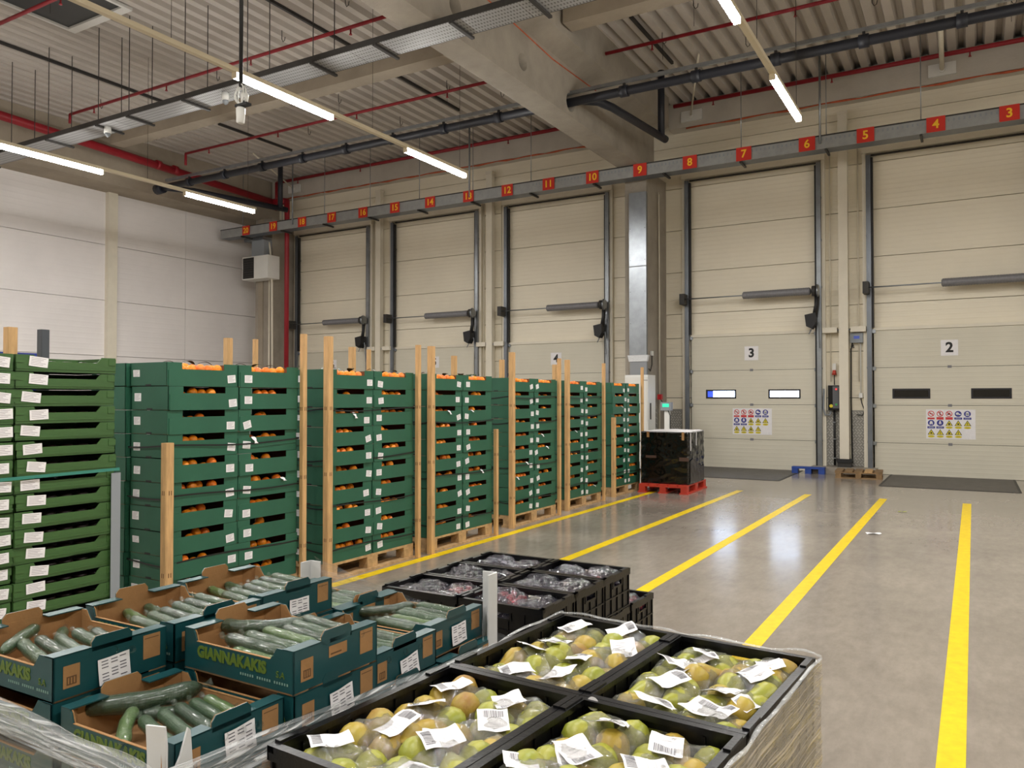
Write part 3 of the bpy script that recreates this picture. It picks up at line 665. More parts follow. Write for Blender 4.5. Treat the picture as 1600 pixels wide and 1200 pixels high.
# wireless antenna hanging on a black pole
an = empty('hanging_antenna', (-7.62, 6.55, 0)); tag(an, 'white antenna unit with coiled cable hanging on a black pole', 'antenna')
MB().tube([(0, 0, 5.32), (0, 0, ZD)], 0.024, 10).build('pole', black_m, an)
MB().tube([(0.05, 0, 5.08), (0.05, 0, 5.34)], 0.012, 8).build('lower_rod', black_m, an)
MB().box(-0.06, 0.14, -0.04, 0.04, 5.07, 5.1).build('bracket', black_m, an)
MB().tube([(0, 0, 4.87), (0, 0, 4.885), (0, 0, 5.05), (0, 0, 5.065)], [0.035, 0.048, 0.056, 0.045], 16).build('radome', white_p, an)
for k, (r_, dz, ph) in enumerate(((0.09, 5.23, 0), (0.075, 5.2, 0.5), (0.1, 5.22, -0.4))):
    MB().tube([(r_ * math.cos(t * 0.35) * math.cos(ph), r_ * math.cos(t * 0.35) * math.sin(ph), dz + r_ * 1.25 * math.sin(t * 0.35)) for t in range(19)], 0.009, 6).build('coiled_cable', white_p, an)
MB().tube([(0.03, 0.03, 5.12), (0.03, 0.03, 5.22), (0.03, 0.03, 5.27)], [0.04, 0.05, 0.02], 12).build('junction_box', white_p, an)
for (x, y, lb) in ((-10.48, 8.7, 'small white dome camera under the cable tray near the antenna'), (-13.65, 8.7, 'small white dome camera under the cable tray on the left')):
    dcam = empty('dome_camera', (x, y, 6.3)); tag(dcam, lb, 'camera', 'dome cameras under the tray')
    MB().tube([(0, 0, 0.22), (0, 0, 0.1)], 0.06, 14).build('body', white_p, dcam)
    MB().tube([(0, 0, 0.1), (0, 0, 0.07), (0, 0, 0.045), (0, 0, 0.03)], [0.052, 0.048, 0.03, 0.01], 14).build('dome', grey_p, dcam)
# plates with pull cables on the edge beam
for (x, lb) in ((-5.46, 'white bracing plate on the edge beam just right of the girder'), (-0.47, 'white bracing plate on the edge beam at the far right'), (-17.87, 'white bracing plate on the edge beam near the corner')):
    b_ = empty('bracing_plate', (x, 17.42, 7.95)); tag(b_, lb, 'bracket', 'bracing plates on the edge beam')
    MB().box(-0.24, 0.24, -0.02, 0.03, -0.12, 0.12).build('plate', white_p, b_)
    MB().tube([(0, -0.03, -0.02), (0, -0.06, -0.02)], 0.05, 10).build('boss', white_p, b_)
    MB().tube([(0, -0.05, 0), (0.9 if x < -1 else 0.02, -2.4 if x < -1 else -1.5, 0.3)], 0.02 if x < -1 else 0.045, 6).build('brace', cream, b_)
# dark conduit bars under the deck
for k, (x, y0, y1) in enumerate(((-15.8, 4, 11.5), (-15.9, 13.0, 15.4), (-10.2, 6, 11.4), (-10.3, 12.9, 15.2), (-5.15, 12.95, 15.2))):
    lb = ['dark conduit bar under the deck at far left', 'short dark conduit bar beyond the purlin at far left', 'dark conduit bar under the deck beside the middle lamp row', 'short dark conduit bar under the deck left of the girder', 'short dark conduit bar under the deck right of the girder'][k]
    tag(MB().box(x - 0.025, x + 0.025, y0, y1, ZD - 0.06, ZD - 0.005).build('deck_conduit', dark_steel), lb, 'conduit', 'dark conduits under the deck')
# loose deck hooks with thin wires
hooks = [(-16.95, 10.63), (-17.05, 12.1), (-13.4, 10.9), (-12.1, 13.1), (-10.9, 10.3), (-9.6, 13.7), (-8.8, 14.6), (-11.8, 14.9), (-14.2, 14.3), (-4.9, 13.9), (-3.6, 14.8), (-4.0, 12.9), (-1.4, 14.3), (0.6, 15.4), (-9.0, 9.9), (-12.9, 7.2), (-10.6, 7.0), (-8.2, 7.6), (-4.2, 15.6), (-1.0, 12.6)]
for k, (x, y) in enumerate(hooks):
    h_ = MB().tube([(0, 0, 0), (0, 0, -0.16), (0.03, 0, -0.22), (0.07, 0, -0.2), (0.08, 0, -0.14)], 0.007, 5)
    if k % 2: h_.tube([(0, 0.02, -0.1), (0, 0.02, -0.5)], 0.004, 4)
    tag(h_.build('deck_hook', dark_steel, None, (x, y, ZD)), 'small bent wire hook hanging from the steel deck', 'hook', 'wire hooks under the roof deck')

# ------------------------------------------------------------------ pallets
board_l = MB().box(-0.6, 0.6, -0.072, 0.072, 0, 0.022).mesh('board'); board_l.materials.append(wood_p)
board_s = MB().box(-0.072, 0.072, -0.4, 0.4, 0, 0.022).mesh('board'); board_s.materials.append(wood_p)
block = MB().box(-0.07, 0.07, -0.05, 0.05, 0, 0.078).mesh('block'); block.materials.append(wood_p)
def pallet(loc, rz, label, cat='pallet', group='wooden pallets under the stacks', m=None, name='wooden_pallet'):
    """1.2 (local x) by 0.8 (local y)"""
    e = empty(name, loc, rz); tag(e, label, cat, group)
    meshes = [board_l, board_s, block]
    if m:
        meshes = []
        for q in (board_l, board_s, block):
            c = q.copy(); c.materials.clear(); c.materials.append(m); meshes.append(c)
    bl, bs, bk = meshes
    for y in (-0.328, -0.165, 0, 0.165, 0.328): place('top_board', bl, e, (0, y, 0.122))
    for x in (-0.528, 0, 0.528): place('cross_board', bs, e, (x, 0, 0.1))
    for x in (-0.53, 0, 0.53):
        for y in (-0.35, 0, 0.35): place('block', bk, e, (x, y, 0.022))
    for y in (-0.35, 0, 0.35): place('bottom_board', bl, e, (0, y, 0.0))
    return e

# ------------------------------------------------------------------ fruit boxes in the tall stacks
def green_box_mesh():
    """0.396 (x) by 0.596 (y) by 0.164, front faces +x; walls, corner tabs and a lower proud front panel"""
    mb = MB(); X, Y, H, t = 0.198, 0.298, 0.164, 0.005
    mb.box(-X, X, -Y, Y, 0, t, 1)
    for s in (-1, 1):
        y = s * Y
        mb.box(-X, X, min(y, y - s * t), max(y, y - s * t), 0, H, 0)
        mb.box(-X + t, X - t, min(y - s * t, y - s * (t + 0.001)), max(y - s * t, y - s * (t + 0.001)), t, H - 0.002, 1)
        for sx in (-1, 1):
            x = sx * X
            mb.box(min(x, x - sx * t), max(x, x - sx * t), min(y, y - s * 0.12), max(y, y - s * 0.12), 0, H, 0)
    for sx in (-1, 1):
        x = sx * (X + 0.004)
        pts = [(-Y + 0.012, 0.0), (Y - 0.012, 0.0), (Y - 0.012, 0.11), (Y - 0.045, 0.118), (-Y + 0.045, 0.118), (-Y + 0.012, 0.11)]
        mb.prism(pts, 'x', min(x, x - sx * t), max(x, x - sx * t), 0)
        mb.box(min(x - sx * t, x - sx * (t + 0.001)), max(x - sx * t, x - sx * (t + 0.001)), -Y + 0.02, Y - 0.02, t, 0.114, 1)
        mb.box(sx * 0.04 - 0.0, sx * 0.04 + 0.001, -Y + t, -Y + t + 0.001, 0, 0.01, 1)
    # hand slot at the foot of each short side
    for s in (-1, 1):
        y = s * (Y + 0.0008); mb.box(-0.03, 0.03, min(y, y - s * 0.001), max(y, y - s * 0.001), 0.002, 0.014, 2)
    me = mb.mesh('box_body')
    for m in (green_d, green_in, black_m): me.materials.append(m)
    return me
GB = green_box_mesh()
lab = MB().box(-0.001, 0.0, -0.036, 0.036, -0.028, 0.028)
for k in range(5): lab.face([(0.0004, -0.028, 0.018 - k * 0.009), (0.0004, 0.028 - 0.01 * (k % 3), 0.018 - k * 0.009), (0.0004, 0.028 - 0.01 * (k % 3), 0.0205 - k * 0.009), (0.0004, -0.028, 0.0205 - k * 0.009)], 1)
LAB = lab.mesh('label_sticker'); LAB.materials.append(paper); LAB.materials.append(mat('grey_print', (168, 160, 168), 0.7))

orange_cols = [mat('orange_peel', (250, 148, 26), 0.42, var=0.12, vscale=20, bump=0.12, bscale=160), mat('deep_orange_peel', (240, 124, 24), 0.42, var=0.15, vscale=20, bump=0.12, bscale=160), mat('blush_orange_peel', (238, 104, 62), 0.42, var=0.3, vscale=14, bump=0.12, bscale=160, col2=(236, 150, 40))]
def orange_mesh(m):
    mb = MB(); n, k = 16, 9
    pts = [(0, 0, -1)] ; 
    mb.tube([(0, 0, 0.036 * -math.cos(math.pi * q / k)) for q in range(1, k)], [0.036 * math.sin(math.pi * q / k) for q in range(1, k)], n)
    me = mb.mesh('orange'); me.materials.append(m); return me
ORG = [orange_mesh(m) for m in orange_cols]
leafm = mat('citrus_leaf', (38, 58, 26), 0.4, var=0.2, vscale=20)
LEAF = MB().grid(lambda u, v: ((u - 0.5) * 0.1, (v - 0.5) * 0.035 * math.sin(math.pi * min(1, max(0, u))) * 2, 0.02 * math.sin(u * 3) + 0.006 * abs(v - 0.5)), 6, 2).mesh('leaf'); LEAF.materials.append(leafm)
tagp = mat('net_tag_blue', (48, 56, 160), 0.4)

STACKS = [(-4.72, 3.45), (-4.72, 4.98), (-4.72, 6.44), (-4.80, 8.18), (-4.88, 9.83), (-4.92, 11.55)]   # front x, near end y
BH = 0.1655
far_oranges = MB()
def stack_box(name, si, layer, col, xc, yc, z, rear=False):
    b_ = place('fruit_box', GB, None, (xc + rnd.uniform(-0.006, 0.006), yc + rnd.uniform(-0.003, 0.003), z), (0, 0, rnd.uniform(-0.008, 0.008)))
    where = 'rear column' if rear else ('left column' if col == 0 else 'right column')
    lv = ORD[layer] + ' from top'
    tag(b_, 'dark green orange box, %s, %s of the %s dark stack' % (lv, where, ORD[si]), 'box', 'dark green orange boxes in tall stacks')
    if not rear:
        y = (0.298 - 0.055 - rnd.uniform(0, 0.03)) if col == 0 else (-0.298 + 0.075 + rnd.uniform(0, 0.03))
        place('label_sticker', LAB, b_, (0.2035, y, 0.055 + rnd.uniform(-0.01, 0.014)), (rnd.choice((0, 0, 0.1, -0.12, 0.25)), 0, 0))
    if col == 0:
        place('label_sticker', LAB, b_, (-0.13 if not rear else -0.1, -0.299, 0.085 + rnd.uniform(-0.01, 0.01)), (0, rnd.uniform(-0.06, 0.06), -math.pi / 2))
    return b_
for si, (xf, y0) in enumerate(STACKS):
    pal = pallet((xf - 0.4, y0 + 0.6, 0), math.pi / 2, 'pale wooden pallet under the %s dark green stack from the left' % ORD[si])
    for layer in range(10):
        z = 0.144 + (9 - layer) * BH
        lean = 0.006 * math.sin(layer * 1.7 + si)
        for col in range(2):
            yc = y0 + 0.3 + 0.6 * col
            stack_box('fruit_box', si, layer, col, xf - 0.2 + lean, yc, z)
            # oranges showing in the slot (top boxes: a full heaped layer)
            n = 5 if layer == 0 else rnd.choice((3, 4, 4, 5))
            if layer == 0:
                spots = [(a * 0.075 - 0.15 + rnd.uniform(-0.01, 0.01), b * 0.07, 0.104 + rnd.uniform(0, 0.016)) for a in range(5) for b in range(2)]
            else:
                s0 = rnd.uniform(-0.17, -0.1); spots = []
                for q in range(n):
                    spots.append((s0 + q * 0.076 + rnd.uniform(-0.008, 0.008), rnd.choice((0.0, 0.0, 0.02, 0.05)), rnd.choice((0.085, 0.1, 0.11)) + rnd.uniform(0, 0.014)))
                spots = [p_ for p_ in spots if abs(p_[0]) < 0.18]
            for q, (dy, dx, dz) in enumerate(spots):
                px, py, pz = xf - 0.05 - dx + lean, yc + dy, z + dz
                if layer == 0: pz = z + dz + 0.012
                if si < 3:
                    o_ = place('orange', ORG[rnd.choice((0, 0, 0, 1, 2) if layer == 0 else (0, 0, 1))], None, (px, py, pz), (rnd.uniform(0, 3), rnd.uniform(0, 3), rnd.uniform(0, 3)))
                    side = 'left' if col == 0 else 'right'
                    if layer == 0:
                        lb = '%s orange from left, %s row, on top of %s dark stack, %s box' % (ORD[q // 2], 'front' if q % 2 == 0 else 'rear', ORD[si], side)
                    else:
                        lb = '%s orange from left in slot, %s box down, %s column, %s dark stack' % (ORD[q], ORD[layer], side, ORD[si])
                    tag(o_, lb, 'orange', 'oranges in the dark green boxes')
                    if layer == 0 and q % 4 == 1:
                        lf = place('leaf', LEAF, o_, (0, 0, 0)); lf.matrix_parent_inverse = o_.matrix_basis.inverted() if False else Matrix.Identity(4)
                        inv = o_.rotation_euler.to_matrix().inverted().to_4x4()
                        lf.matrix_local = inv @ Matrix.Translation((-0.03, rnd.uniform(-0.03, 0.03), 0.036)) @ Matrix.Rotation(rnd.uniform(0, 6), 4, 'Z') @ Matrix.Rotation(rnd.uniform(-0.35, 0.1), 4, 'Y')
                else:
                    far_oranges.tube([(px, py, pz + 0.036 * -math.cos(math.pi * t / 6)) for t in range(1, 6)], [0.036 * math.sin(math.pi * t / 6) for t in range(1, 6)], 9, rnd.choice((0, 0, 1, 2)) if layer == 0 else rnd.choice((0, 1)))
            # a few dangling net tags
            if layer > 0 and rnd.random() < 0.13:
                ty = yc + rnd.uniform(-0.15, 0.17)
                t_ = MB(); ln = rnd.uniform(0.02, 0.05)
                t_.grid(lambda u, v: (0.008 + 0.012 * math.sin(u * 2.5) - 0.02 * (1 - u), (v - 0.5) * (0.03 + 0.012 * math.sin(u * 7)) + 0.012 * u * u, 0.014 - u * ln), 5, 1, 0)
                t_.grid(lambda u, v: (-0.012 - 0.02 * (1 - u), (v - 0.5) * 0.03, 0.012 + 0.008 * u), 2, 2, 1)
                o_ = t_.build('net_tag', [paper, tagp if rnd.random() < 0.6 else paper], None, (xf + 0.004 + lean, ty, z + 0.108))
                tag(o_, 'crumpled paper net tag, %s box down, %s column, %s dark stack' % (ORD[layer], 'left' if col == 0 else 'right', ORD[si]), 'tag', 'paper tags hanging from the slots')
    if si == 0:
        for layer in range(10): stack_box('fruit_box', si, layer, 0, xf - 0.61, y0 + 0.27, 0.144 + (9 - layer) * BH, True)
    # black straps round the stack
    for k, zz in enumerate([(0.42, 0.87, 1.22), (0.25, 0.62, 1.02, 1.45), (0.28, 0.75, 1.3), (0.3, 0.72, 1.25, 1.56), (0.32, 0.78, 1.3, 1.56), (0.35, 0.82)][si]):
        mb = MB(); xa, xb, ya, yb = xf - 0.82 if si == 0 else xf - 0.43, xf + 0.011, y0 - 0.008, y0 + 1.206; t = 0.0015; h = 0.012; sag = 0.012
        def run(p0, p1):
            mb.grid(lambda u, v: (p0[0] + (p1[0] - p0[0]) * u, p0[1] + (p1[1] - p0[1]) * u, zz + (v - 0.5) * h + sag * math.sin(u * 5 + k)), 12, 1)
        run((xb, ya), (xb, yb)); run((xb, yb), (xa, yb)); run((xa, yb), (xa, ya)); run((xa, ya), (xb, ya))
        tag(mb.build('strapping_band', black_strap), 'black strap round the %s dark green stack, %s from the floor' % (ORD[si], ORD[k]), 'strap', 'black straps round the dark green stacks')
far = far_oranges.build('orange_heap', orange_cols); tag(far, 'oranges showing in the slots of the three far dark green stacks', 'oranges', kind='stuff')

def wpost(loc, h, label, m=wood, sec=0.045, name='timber_post'):
    mb = MB(); a = sec / 2
    mb.prism([(-a, -a + 0.006), (-a + 0.006, -a), (a - 0.006, -a), (a, -a + 0.006), (a, a - 0.006), (a - 0.006, a), (-a + 0.006, a), (-a, a - 0.006)], 'z', 0, h)
    if m is wood:
        for zz in (0.35, 0.9, 1.45):
            if zz < h - 0.1:
                for dx in (-0.008, 0.009): mb.box(a - 0.0005, a + 0.0006, dx - 0.003, dx + 0.003, zz, zz + 0.03, 1); mb.box(dx - 0.003, dx + 0.003, -a - 0.0006, -a + 0.0005, zz, zz + 0.03, 1)
    tag(mb.build(name, [m, mat('nail_hole', (96, 66, 38), 0.8)], None, loc), label, 'post', 'timber posts around the stacks' if m is wood else None)
fx = lambda si: STACKS[si][0] + 0.038
N = ['first', 'second', 'third', 'fourth', 'fifth', 'sixth']
for si, h, which in ((0, 1.25, 'l'), (0, 2.07, 'r'), (1, 2.07, 'l'), (1, 2.07, 'r'), (2, 2.07, 'l'), (2, 1.2, 'r'), (3, 2.1, 'l'), (3, 2.08, 'r'), (4, 2.08, 'l'), (4, 2.08, 'r'), (5, 1.25, 'l'), (5, 2.08, 'r')):
    y = STACKS[si][1] + (-0.02 if which == 'l' else 1.225)
    wpost((fx(si), y, 0), h, '%s timber post at front %s corner of %s dark stack' % ('short' if h < 1.5 else 'tall', 'left' if which == 'l' else 'right', N[si]), sec=0.062 if which == 'l' else 0.046)
for (x, y, h, lb) in ((-5.56, 4.66, 2.07, 'timber post behind the first dark stack, upper end showing'), (-5.56, 4.96, 2.08, 'thin timber post behind second dark stack at its left'), (-5.56, 6.24, 2.08, 'timber post behind the second dark stack at its right'),
                      (-5.56, 6.5, 2.07, 'thin timber post behind third dark stack at its left'), (-5.6, 8.16, 2.08, 'timber post behind the fourth dark stack at its left'), (-5.6, 9.32, 2.08, 'timber post behind the fourth dark stack at its right'), (-5.68, 11.06, 2.08, 'timber post behind the fifth dark stack at its right'),
                      (-5.15, 2.66, 1.99, 'timber post behind the light green stack at far left')):
    wpost((x, y, 0), h, lb, sec=0.06 if 'thin' not in lb else 0.04)

# ------------------------------------------------------------------ light green boxes at far left
def lg_mesh():
    mb = MB(); X, Y, H, t = 0.198, 0.292, 0.095, 0.006
    mb.box(-X, X, -Y, Y, 0, t, 1)
    for s in (-1, 1):
        y = s * Y; mb.box(-X, X, min(y, y - s * t), max(y, y - s * t), 0, H, 0)
        x = s * X
        pts = [(-Y, 0), (Y, 0), (Y, H), (Y * 0.7, H), (Y * 0.6, H - 0.034), (-Y * 0.6, H - 0.034), (-Y * 0.66, H), (-Y, H)] if s > 0 else [(-Y, 0), (Y, 0), (Y, H), (-Y, H)]
        mb.prism(pts, 'x', min(x, x - s * t), max(x, x - s * t), 0)
        mb.box(min(x, x + s * 0.003), max(x, x + s * 0.003), -Y + 0.004, Y - 0.004, 0.016, 0.026, 0)
        for e in (-1, 1): mb.box(min(x, x + s * 0.003), max(x, x + s * 0.003), min(e * Y, e * (Y - 0.045)), max(e * Y, e * (Y - 0.045)), 0.05, 0.088, 0)
    me = mb.mesh('box_body'); me.materials.append(green_l); me.materials.append(black_m); return me
LGB = lg_mesh()
punnet = MB().box(-0.18, 0.15, -0.27, 0.27, 0.008, 0.045)
for a in range(6): punnet.tube([(0.1, -0.24 + a * 0.095, 0.05), (0.1, -0.24 + a * 0.095, 0.064), (0.1, -0.24 + a * 0.095, 0.068)], [0.045, 0.035, 0.01], 9)
PUN = punnet.mesh('tray_insert'); PUN.materials.append(mat('dark_punnet', (42, 30, 28), 0.35, var=0.5, vscale=30))
lab2 = MB().box(-0.001, 0.0, -0.052, 0.052, -0.028, 0.028)
for k in range(5): lab2.face([(0.0004, -0.042, 0.018 - k * 0.009), (0.0004, 0.04 - 0.014 * (k % 3), 0.018 - k * 0.009), (0.0004, 0.04 - 0.014 * (k % 3), 0.0205 - k * 0.009), (0.0004, -0.042, 0.0205 - k * 0.009)], 1)
LAB2 = lab2.mesh('label_sticker'); LAB2.materials.append(paper); LAB2.materials.append(MATS['grey_print'])
LX = -4.55
for col, y0 in ((0, 2.38), (1, 1.785)):
    for layer in range(17):
        z = 0.144 + (16 - layer) * 0.0972
        b_ = place('produce_box', LGB, None, (LX - 0.2 + rnd.uniform(-0.008, 0.008), y0 + 0.295 + rnd.uniform(-0.006, 0.006), z), (0, 0, rnd.uniform(-0.012, 0.012)))
        tag(b_, 'light green shallow produce box, %s from top, %s column of leftmost stack' % (ORD[layer], 'right-hand' if col == 0 else 'cut-off left'), 'box', 'light green boxes in the leftmost stack')
        place('label_sticker', LAB2, b_, (0.2035, -0.21 + rnd.uniform(0, 0.05) if col == 0 else 0.24 - rnd.uniform(0, 0.03), 0.052 + rnd.uniform(-0.006, 0.006)), (rnd.uniform(-0.12, 0.06), 0, 0))
        place('tray_insert', PUN, b_, (0, 0, 0))
pallet((LX - 0.4, 2.38, 0), math.pi / 2, 'wooden pallet under the light green stack at far left')
mb = MB().box(0, 0.004, -0.03, 0.03, 0, 0.95); mb.box(-0.06, 0.0, 0.026, 0.03, 0, 0.95)
tag(mb.build('corner_guard', grey_p, None, (LX + 0.012, 2.965, 0.144)), 'grey cardboard corner guard at the right edge of the light green stack', 'corner guard')
wpost((-5.15, 2.86, 0), 1.99, 'dark grey post rising behind the light green stack', mat('dark_grey_card', (70, 74, 80), 0.6), 0.055, 'card_post')
mb = MB().grid(lambda u, v: (LX + 0.013, 1.75 + 1.24 * u, 1.095 + 0.018 * v + 0.012 * u), 8, 1)
tag(mb.build('green_strap', teal_strap), 'pale green strap across the front of the light green stack', 'strap')
bc = empty('blue_crate', (-6.6, 3.5, 0)); tag(bc, 'blue plastic crate top edge behind the light green stack', 'crate')
MB().box(-0.3, 0.1, -0.5, 0.12, 0.0, 1.86).build('body', mat('blue_plastic', (40, 56, 140), 0.4), bc)
MB().box(-0.32, 0.12, -0.52, 0.14, 1.86, 1.91).build('rim', MATS['blue_plastic'], bc)

# ------------------------------------------------------------------ black wrapped pallet on a red pallet
red_pal = mat('red_pallet', (196, 62, 44), 0.5, var=0.15, vscale=6)
pr = pallet((-4.41, 12.98, 0), R(92), 'red plastic pallet under the black wrapped load', group='other pallets', m=red_pal, name='red_pallet')
wl_ = empty('wrapped_load', (-4.41, 12.98, 0.146), R(2)); tag(wl_, 'load wrapped in shiny black film with white top sheet', 'wrapped load')
blackfilm = mat('black_film', (6, 6, 9), 0.1, bump=0.4, bscale=3.5, stretch=(1, 1, 2.5), spec=0.7)
patch = mat('film_patch', (86, 66, 58), 0.3, bump=0.4, bscale=9)
def wrapsurf(u, v):
    a = u * 4; k = int(min(a, 3.999)); f = a - k; hx, hy = 0.4, 0.47
    c = [(-hx, -hy), (hx, -hy), (hx, hy), (-hx, hy)]
    p0, p1 = c[k], c[(k + 1) % 4]
    x_ = p0[0] + (p1[0] - p0[0]) * f; y_ = p0[1] + (p1[1] - p0[1]) * f
    d = 1 + 0.012 * noise.noise((x_ * 6, y_ * 6, v * 9)) + 0.03 * (0.3 - abs(noise.noise((x_ * 7 + v * 3, y_ * 7, v * 11)))) + (0.01 if 0.45 < v < 0.52 else 0)
    return (x_ * d, y_ * d, v * 0.855)
MB().grid(wrapsurf, 96, 40).build('film', blackfilm, wl_)
mb = MB(); mb.grid(lambda u, v: (-0.41 + 0.82 * u, -0.48 + 0.96 * v, 0.865 + 0.012 * noise.noise((u * 4, v * 4, 1)) - (0.02 if u in (0, 1) or v in (0, 1) else 0)), 12, 12); mb.build('top_sheet', paper, wl_)
for (x0, x1, z0, z1) in ((-0.3, -0.26, 0.76, 0.85), (0.29, 0.33, 0.72, 0.85), (-0.32, -0.14, 0.42, 0.46), (0.25, 0.4, 0.38, 0.44)):
    MB().box(x0, x1, -0.49, -0.478, z0, z1).build('tape_strip', kraft if z0 > 0.6 else patch, wl_)
for (y0, y1, z0, z1) in ((-0.4, -0.37, 0.55, 0.84), (-0.05, -0.03, 0.62, 0.84)): MB().box(0.408, 0.413, y0, y1, z0, z1).build('tape_strip', paper, wl_)
ln = MB().grid(lambda u, v: (0.413, -0.42 + 0.85 * u, 0.02 + 0.36 * v * (1 - 0.25 * u) + 0.05 * v * math.sin(u * 6)), 16, 8); ln.build('grey_film_patch', mat('grey_film', (62, 58, 54), 0.25, bump=0.5, bscale=8), wl_)

# blue and wooden pallets lying by the plinth
bluep = mat('blue_pallet', (36, 70, 150), 0.5, var=0.2, vscale=6)
b1 = empty('blue_pallet', (-2.95, 17.35, 0)); tag(b1, 'blue plastic pallet on the floor by the plinth', 'pallet', 'other pallets')
MB().box(-0.32, 0.32, -0.25, -0.06, 0.1, 0.14).build('deck', bluep, b1)
for x in (-0.26, 0, 0.26): MB().box(x - 0.06, x + 0.06, -0.24, -0.08, 0.0, 0.1).build('foot', bluep, b1)
b2 = empty('broken_pallet', (-1.95, 16.85, 0), R(4)); tag(b2, 'small weathered wooden pallet with one pale board beside door 2', 'pallet', 'other pallets')
wd = mat('weathered_wood', (140, 112, 78), 0.8, var=0.35, vscale=8)
for k in range(5): MB().box(-0.42 + k * 0.175, -0.42 + k * 0.175 + 0.14, -0.33, 0.33, 0.12, 0.142).build('top_board', wood if k == 3 else wd, b2)
for y in (-0.3, 0, 0.3):
    MB().box(-0.42, 0.42, y - 0.04, y + 0.04, 0.1, 0.12).build('cross_board', wd, b2)
    MB().box(-0.42, 0.42, y - 0.04, y + 0.04, 0.0, 0.02).build('bottom_board', wd, b2)
    for x in (-0.36, 0, 0.36): MB().box(x - 0.05, x + 0.05, y - 0.04, y + 0.04, 0.02, 0.1).build('block', wd, b2)

# ------------------------------------------------------------------ cucumber pallet (foreground left)
def cuke_box_mesh():
    """0.396 (x) by 0.296 (y) by 0.104; flat flaps on the short sides, dipped long sides"""
    mb = MB(); X, Y, H, t = 0.198, 0.148, 0.104, 0.004
    mb.box(-X, X, -Y, Y, 0, t, 1)
    for s in (-1, 1):                         # long sides, printed, dipped in the middle
        y = s * Y
        pts = [(-X, 0), (X, 0), (X, H), (X * 0.72, H), (X * 0.66, H - 0.016), (X * 0.6, H - 0.03), (-X * 0.76, H - 0.03), (-X * 0.8, H - 0.008), (-X * 0.84, H), (-X, H)]
        if s > 0: pts = [(-a, b) for a, b in reversed(pts)]
        mb.prism(pts, 'y', min(y, y - s * t), max(y, y - s * t), 0)
        mb.prism([(a * 0.98, b - 0.0005 if b > 0.05 else b + t) for a, b in pts], 'y', min(y - s * t, y - s * (t + 0.0015)), max(y - s * t, y - s * (t + 0.0015)), 1)
        mb.prism([(a, H - 0.03) for a in (-X * 0.76, X * 0.6)] + [(a, H - 0.0285) for a in (X * 0.6, -X * 0.76)], 'y', y - s * (t + 0.002) if s > 0 else y - 0.0003, y + 0.0003 if s > 0 else y + t + 0.002, 1)
    for s in (-1, 1):                         # short sides with folded flaps
        x = s * X
        mb.box(min(x, x - s * t), max(x, x - s * t), -Y, Y, 0, H, 0)
        mb.box(min(x - s * t, x - s * (t + 0.0015)), max(x - s * t, x - s * (t + 0.0015)), -Y + t, Y - t, t, H - 0.001, 1)
        for y0, y1 in ((-Y, -0.055), (0.05, Y)):
            mb.box(min(x, x - s * 0.036), max(x, x - s * 0.036), y0, y1, H - 0.002, H + 0.001, 0)
        # standing hand tab, kraft inside and green outside
        xi = x - s * 0.012
        pts = [(-0.055, H - 0.01), (0.05, H - 0.01), (0.05, H + 0.012), (0.04, H + 0.024), (-0.045, H + 0.024), (-0.055, H + 0.012)]
        mb.prism(pts, 'x', min(x, x - s * 0.003), max(x, x - s * 0.003), 0)
        mb.prism(pts, 'x', min(x - s * 0.003, x - s * 0.005), max(x - s * 0.003, x - s * 0.005), 1)
    # corner gussets
    for sx in (-1, 1):
        for sy in (-1, 1):
            a, b = sx * (X - 0.006), sy * (Y - 0.006)
            mb.face([(a, b - sy * 0.03, 0.01), (a - sx * 0.03, b, 0.01), (a - sx * 0.03, b, H - 0.004), (a, b - sy * 0.03, H - 0.004)], 1)
    me = mb.mesh('box_body'); me.materials.append(teal); me.materials.append(kraft); return me
CB = cuke_box_mesh()
stamp = MB().box(0, 0.0008, -0.02, 0.02, -0.026, 0.026); 
stamp.box(0.0008, 0.0011, -0.012, 0.012, -0.02, 0.0, 1)
for k in range(3): stamp.box(0.0011, 0.0013, -0.009 + k * 0.007, -0.006 + k * 0.007, -0.017, -0.003, 0)
STAMP = stamp.mesh('kraft_stamp'); STAMP.materials.append(kraft); STAMP.materials.append(mat('brown_print', (96, 66, 36), 0.7))
PLATE = MB().box(0, 0.0008, -0.032, 0.032, -0.014, 0.014).box(0.0008, 0.001, -0.026, 0.012, -0.008, -0.004, 1).mesh('kraft_plate'); PLATE.materials.append(kraft); PLATE.materials.append(MATS['brown_print'])
PLATE2 = MB().box(0, 0.0008, -0.024, 0.024, -0.03, 0.03).box(0.0008, 0.001, -0.02, 0.02, 0.02, 0.022, 1).mesh('kraft_plate'); PLATE2.materials.append(kraft); PLATE2.materials.append(MATS['brown_print'])
lab3 = MB().grid(lambda u, v: (0.002 + 0.004 * v * v + 0.002 * math.sin(u * 5), (u - 0.5) * 0.084, 0.03 - v * 0.062), 6, 5)
for k in range(7):
    for q in range(3):
        if (k + q) % 4 == 3: continue
        a = -0.034 + q * 0.024; zz = 0.022 - k * 0.0075; u_ = a / 0.084 + 0.5; v_ = (0.03 - zz) / 0.062
        xx = 0.0028 + 0.004 * v_ * v_ + 0.002 * math.sin(u_ * 5)
        lab3.face([(xx, a, zz), (xx + 0.0003, a + 0.017, zz), (xx + 0.0003, a + 0.017, zz + 0.0026), (xx, a, zz + 0.0026)], 1)
LAB3 = lab3.mesh('paper_label'); LAB3.materials.append(paper); LAB3.materials.append(mat('label_print', (110, 108, 116), 0.7))
BRAND = text_mesh('GIANNAKAKIS', 0.0385, 0.055).copy(); BRAND.materials.clear(); BRAND.materials.append(teal_print)
BRAND2 = text_mesh('S.A', 0.022, 0.0).copy(); BRAND2.materials.clear(); BRAND2.materials.append(teal_print)
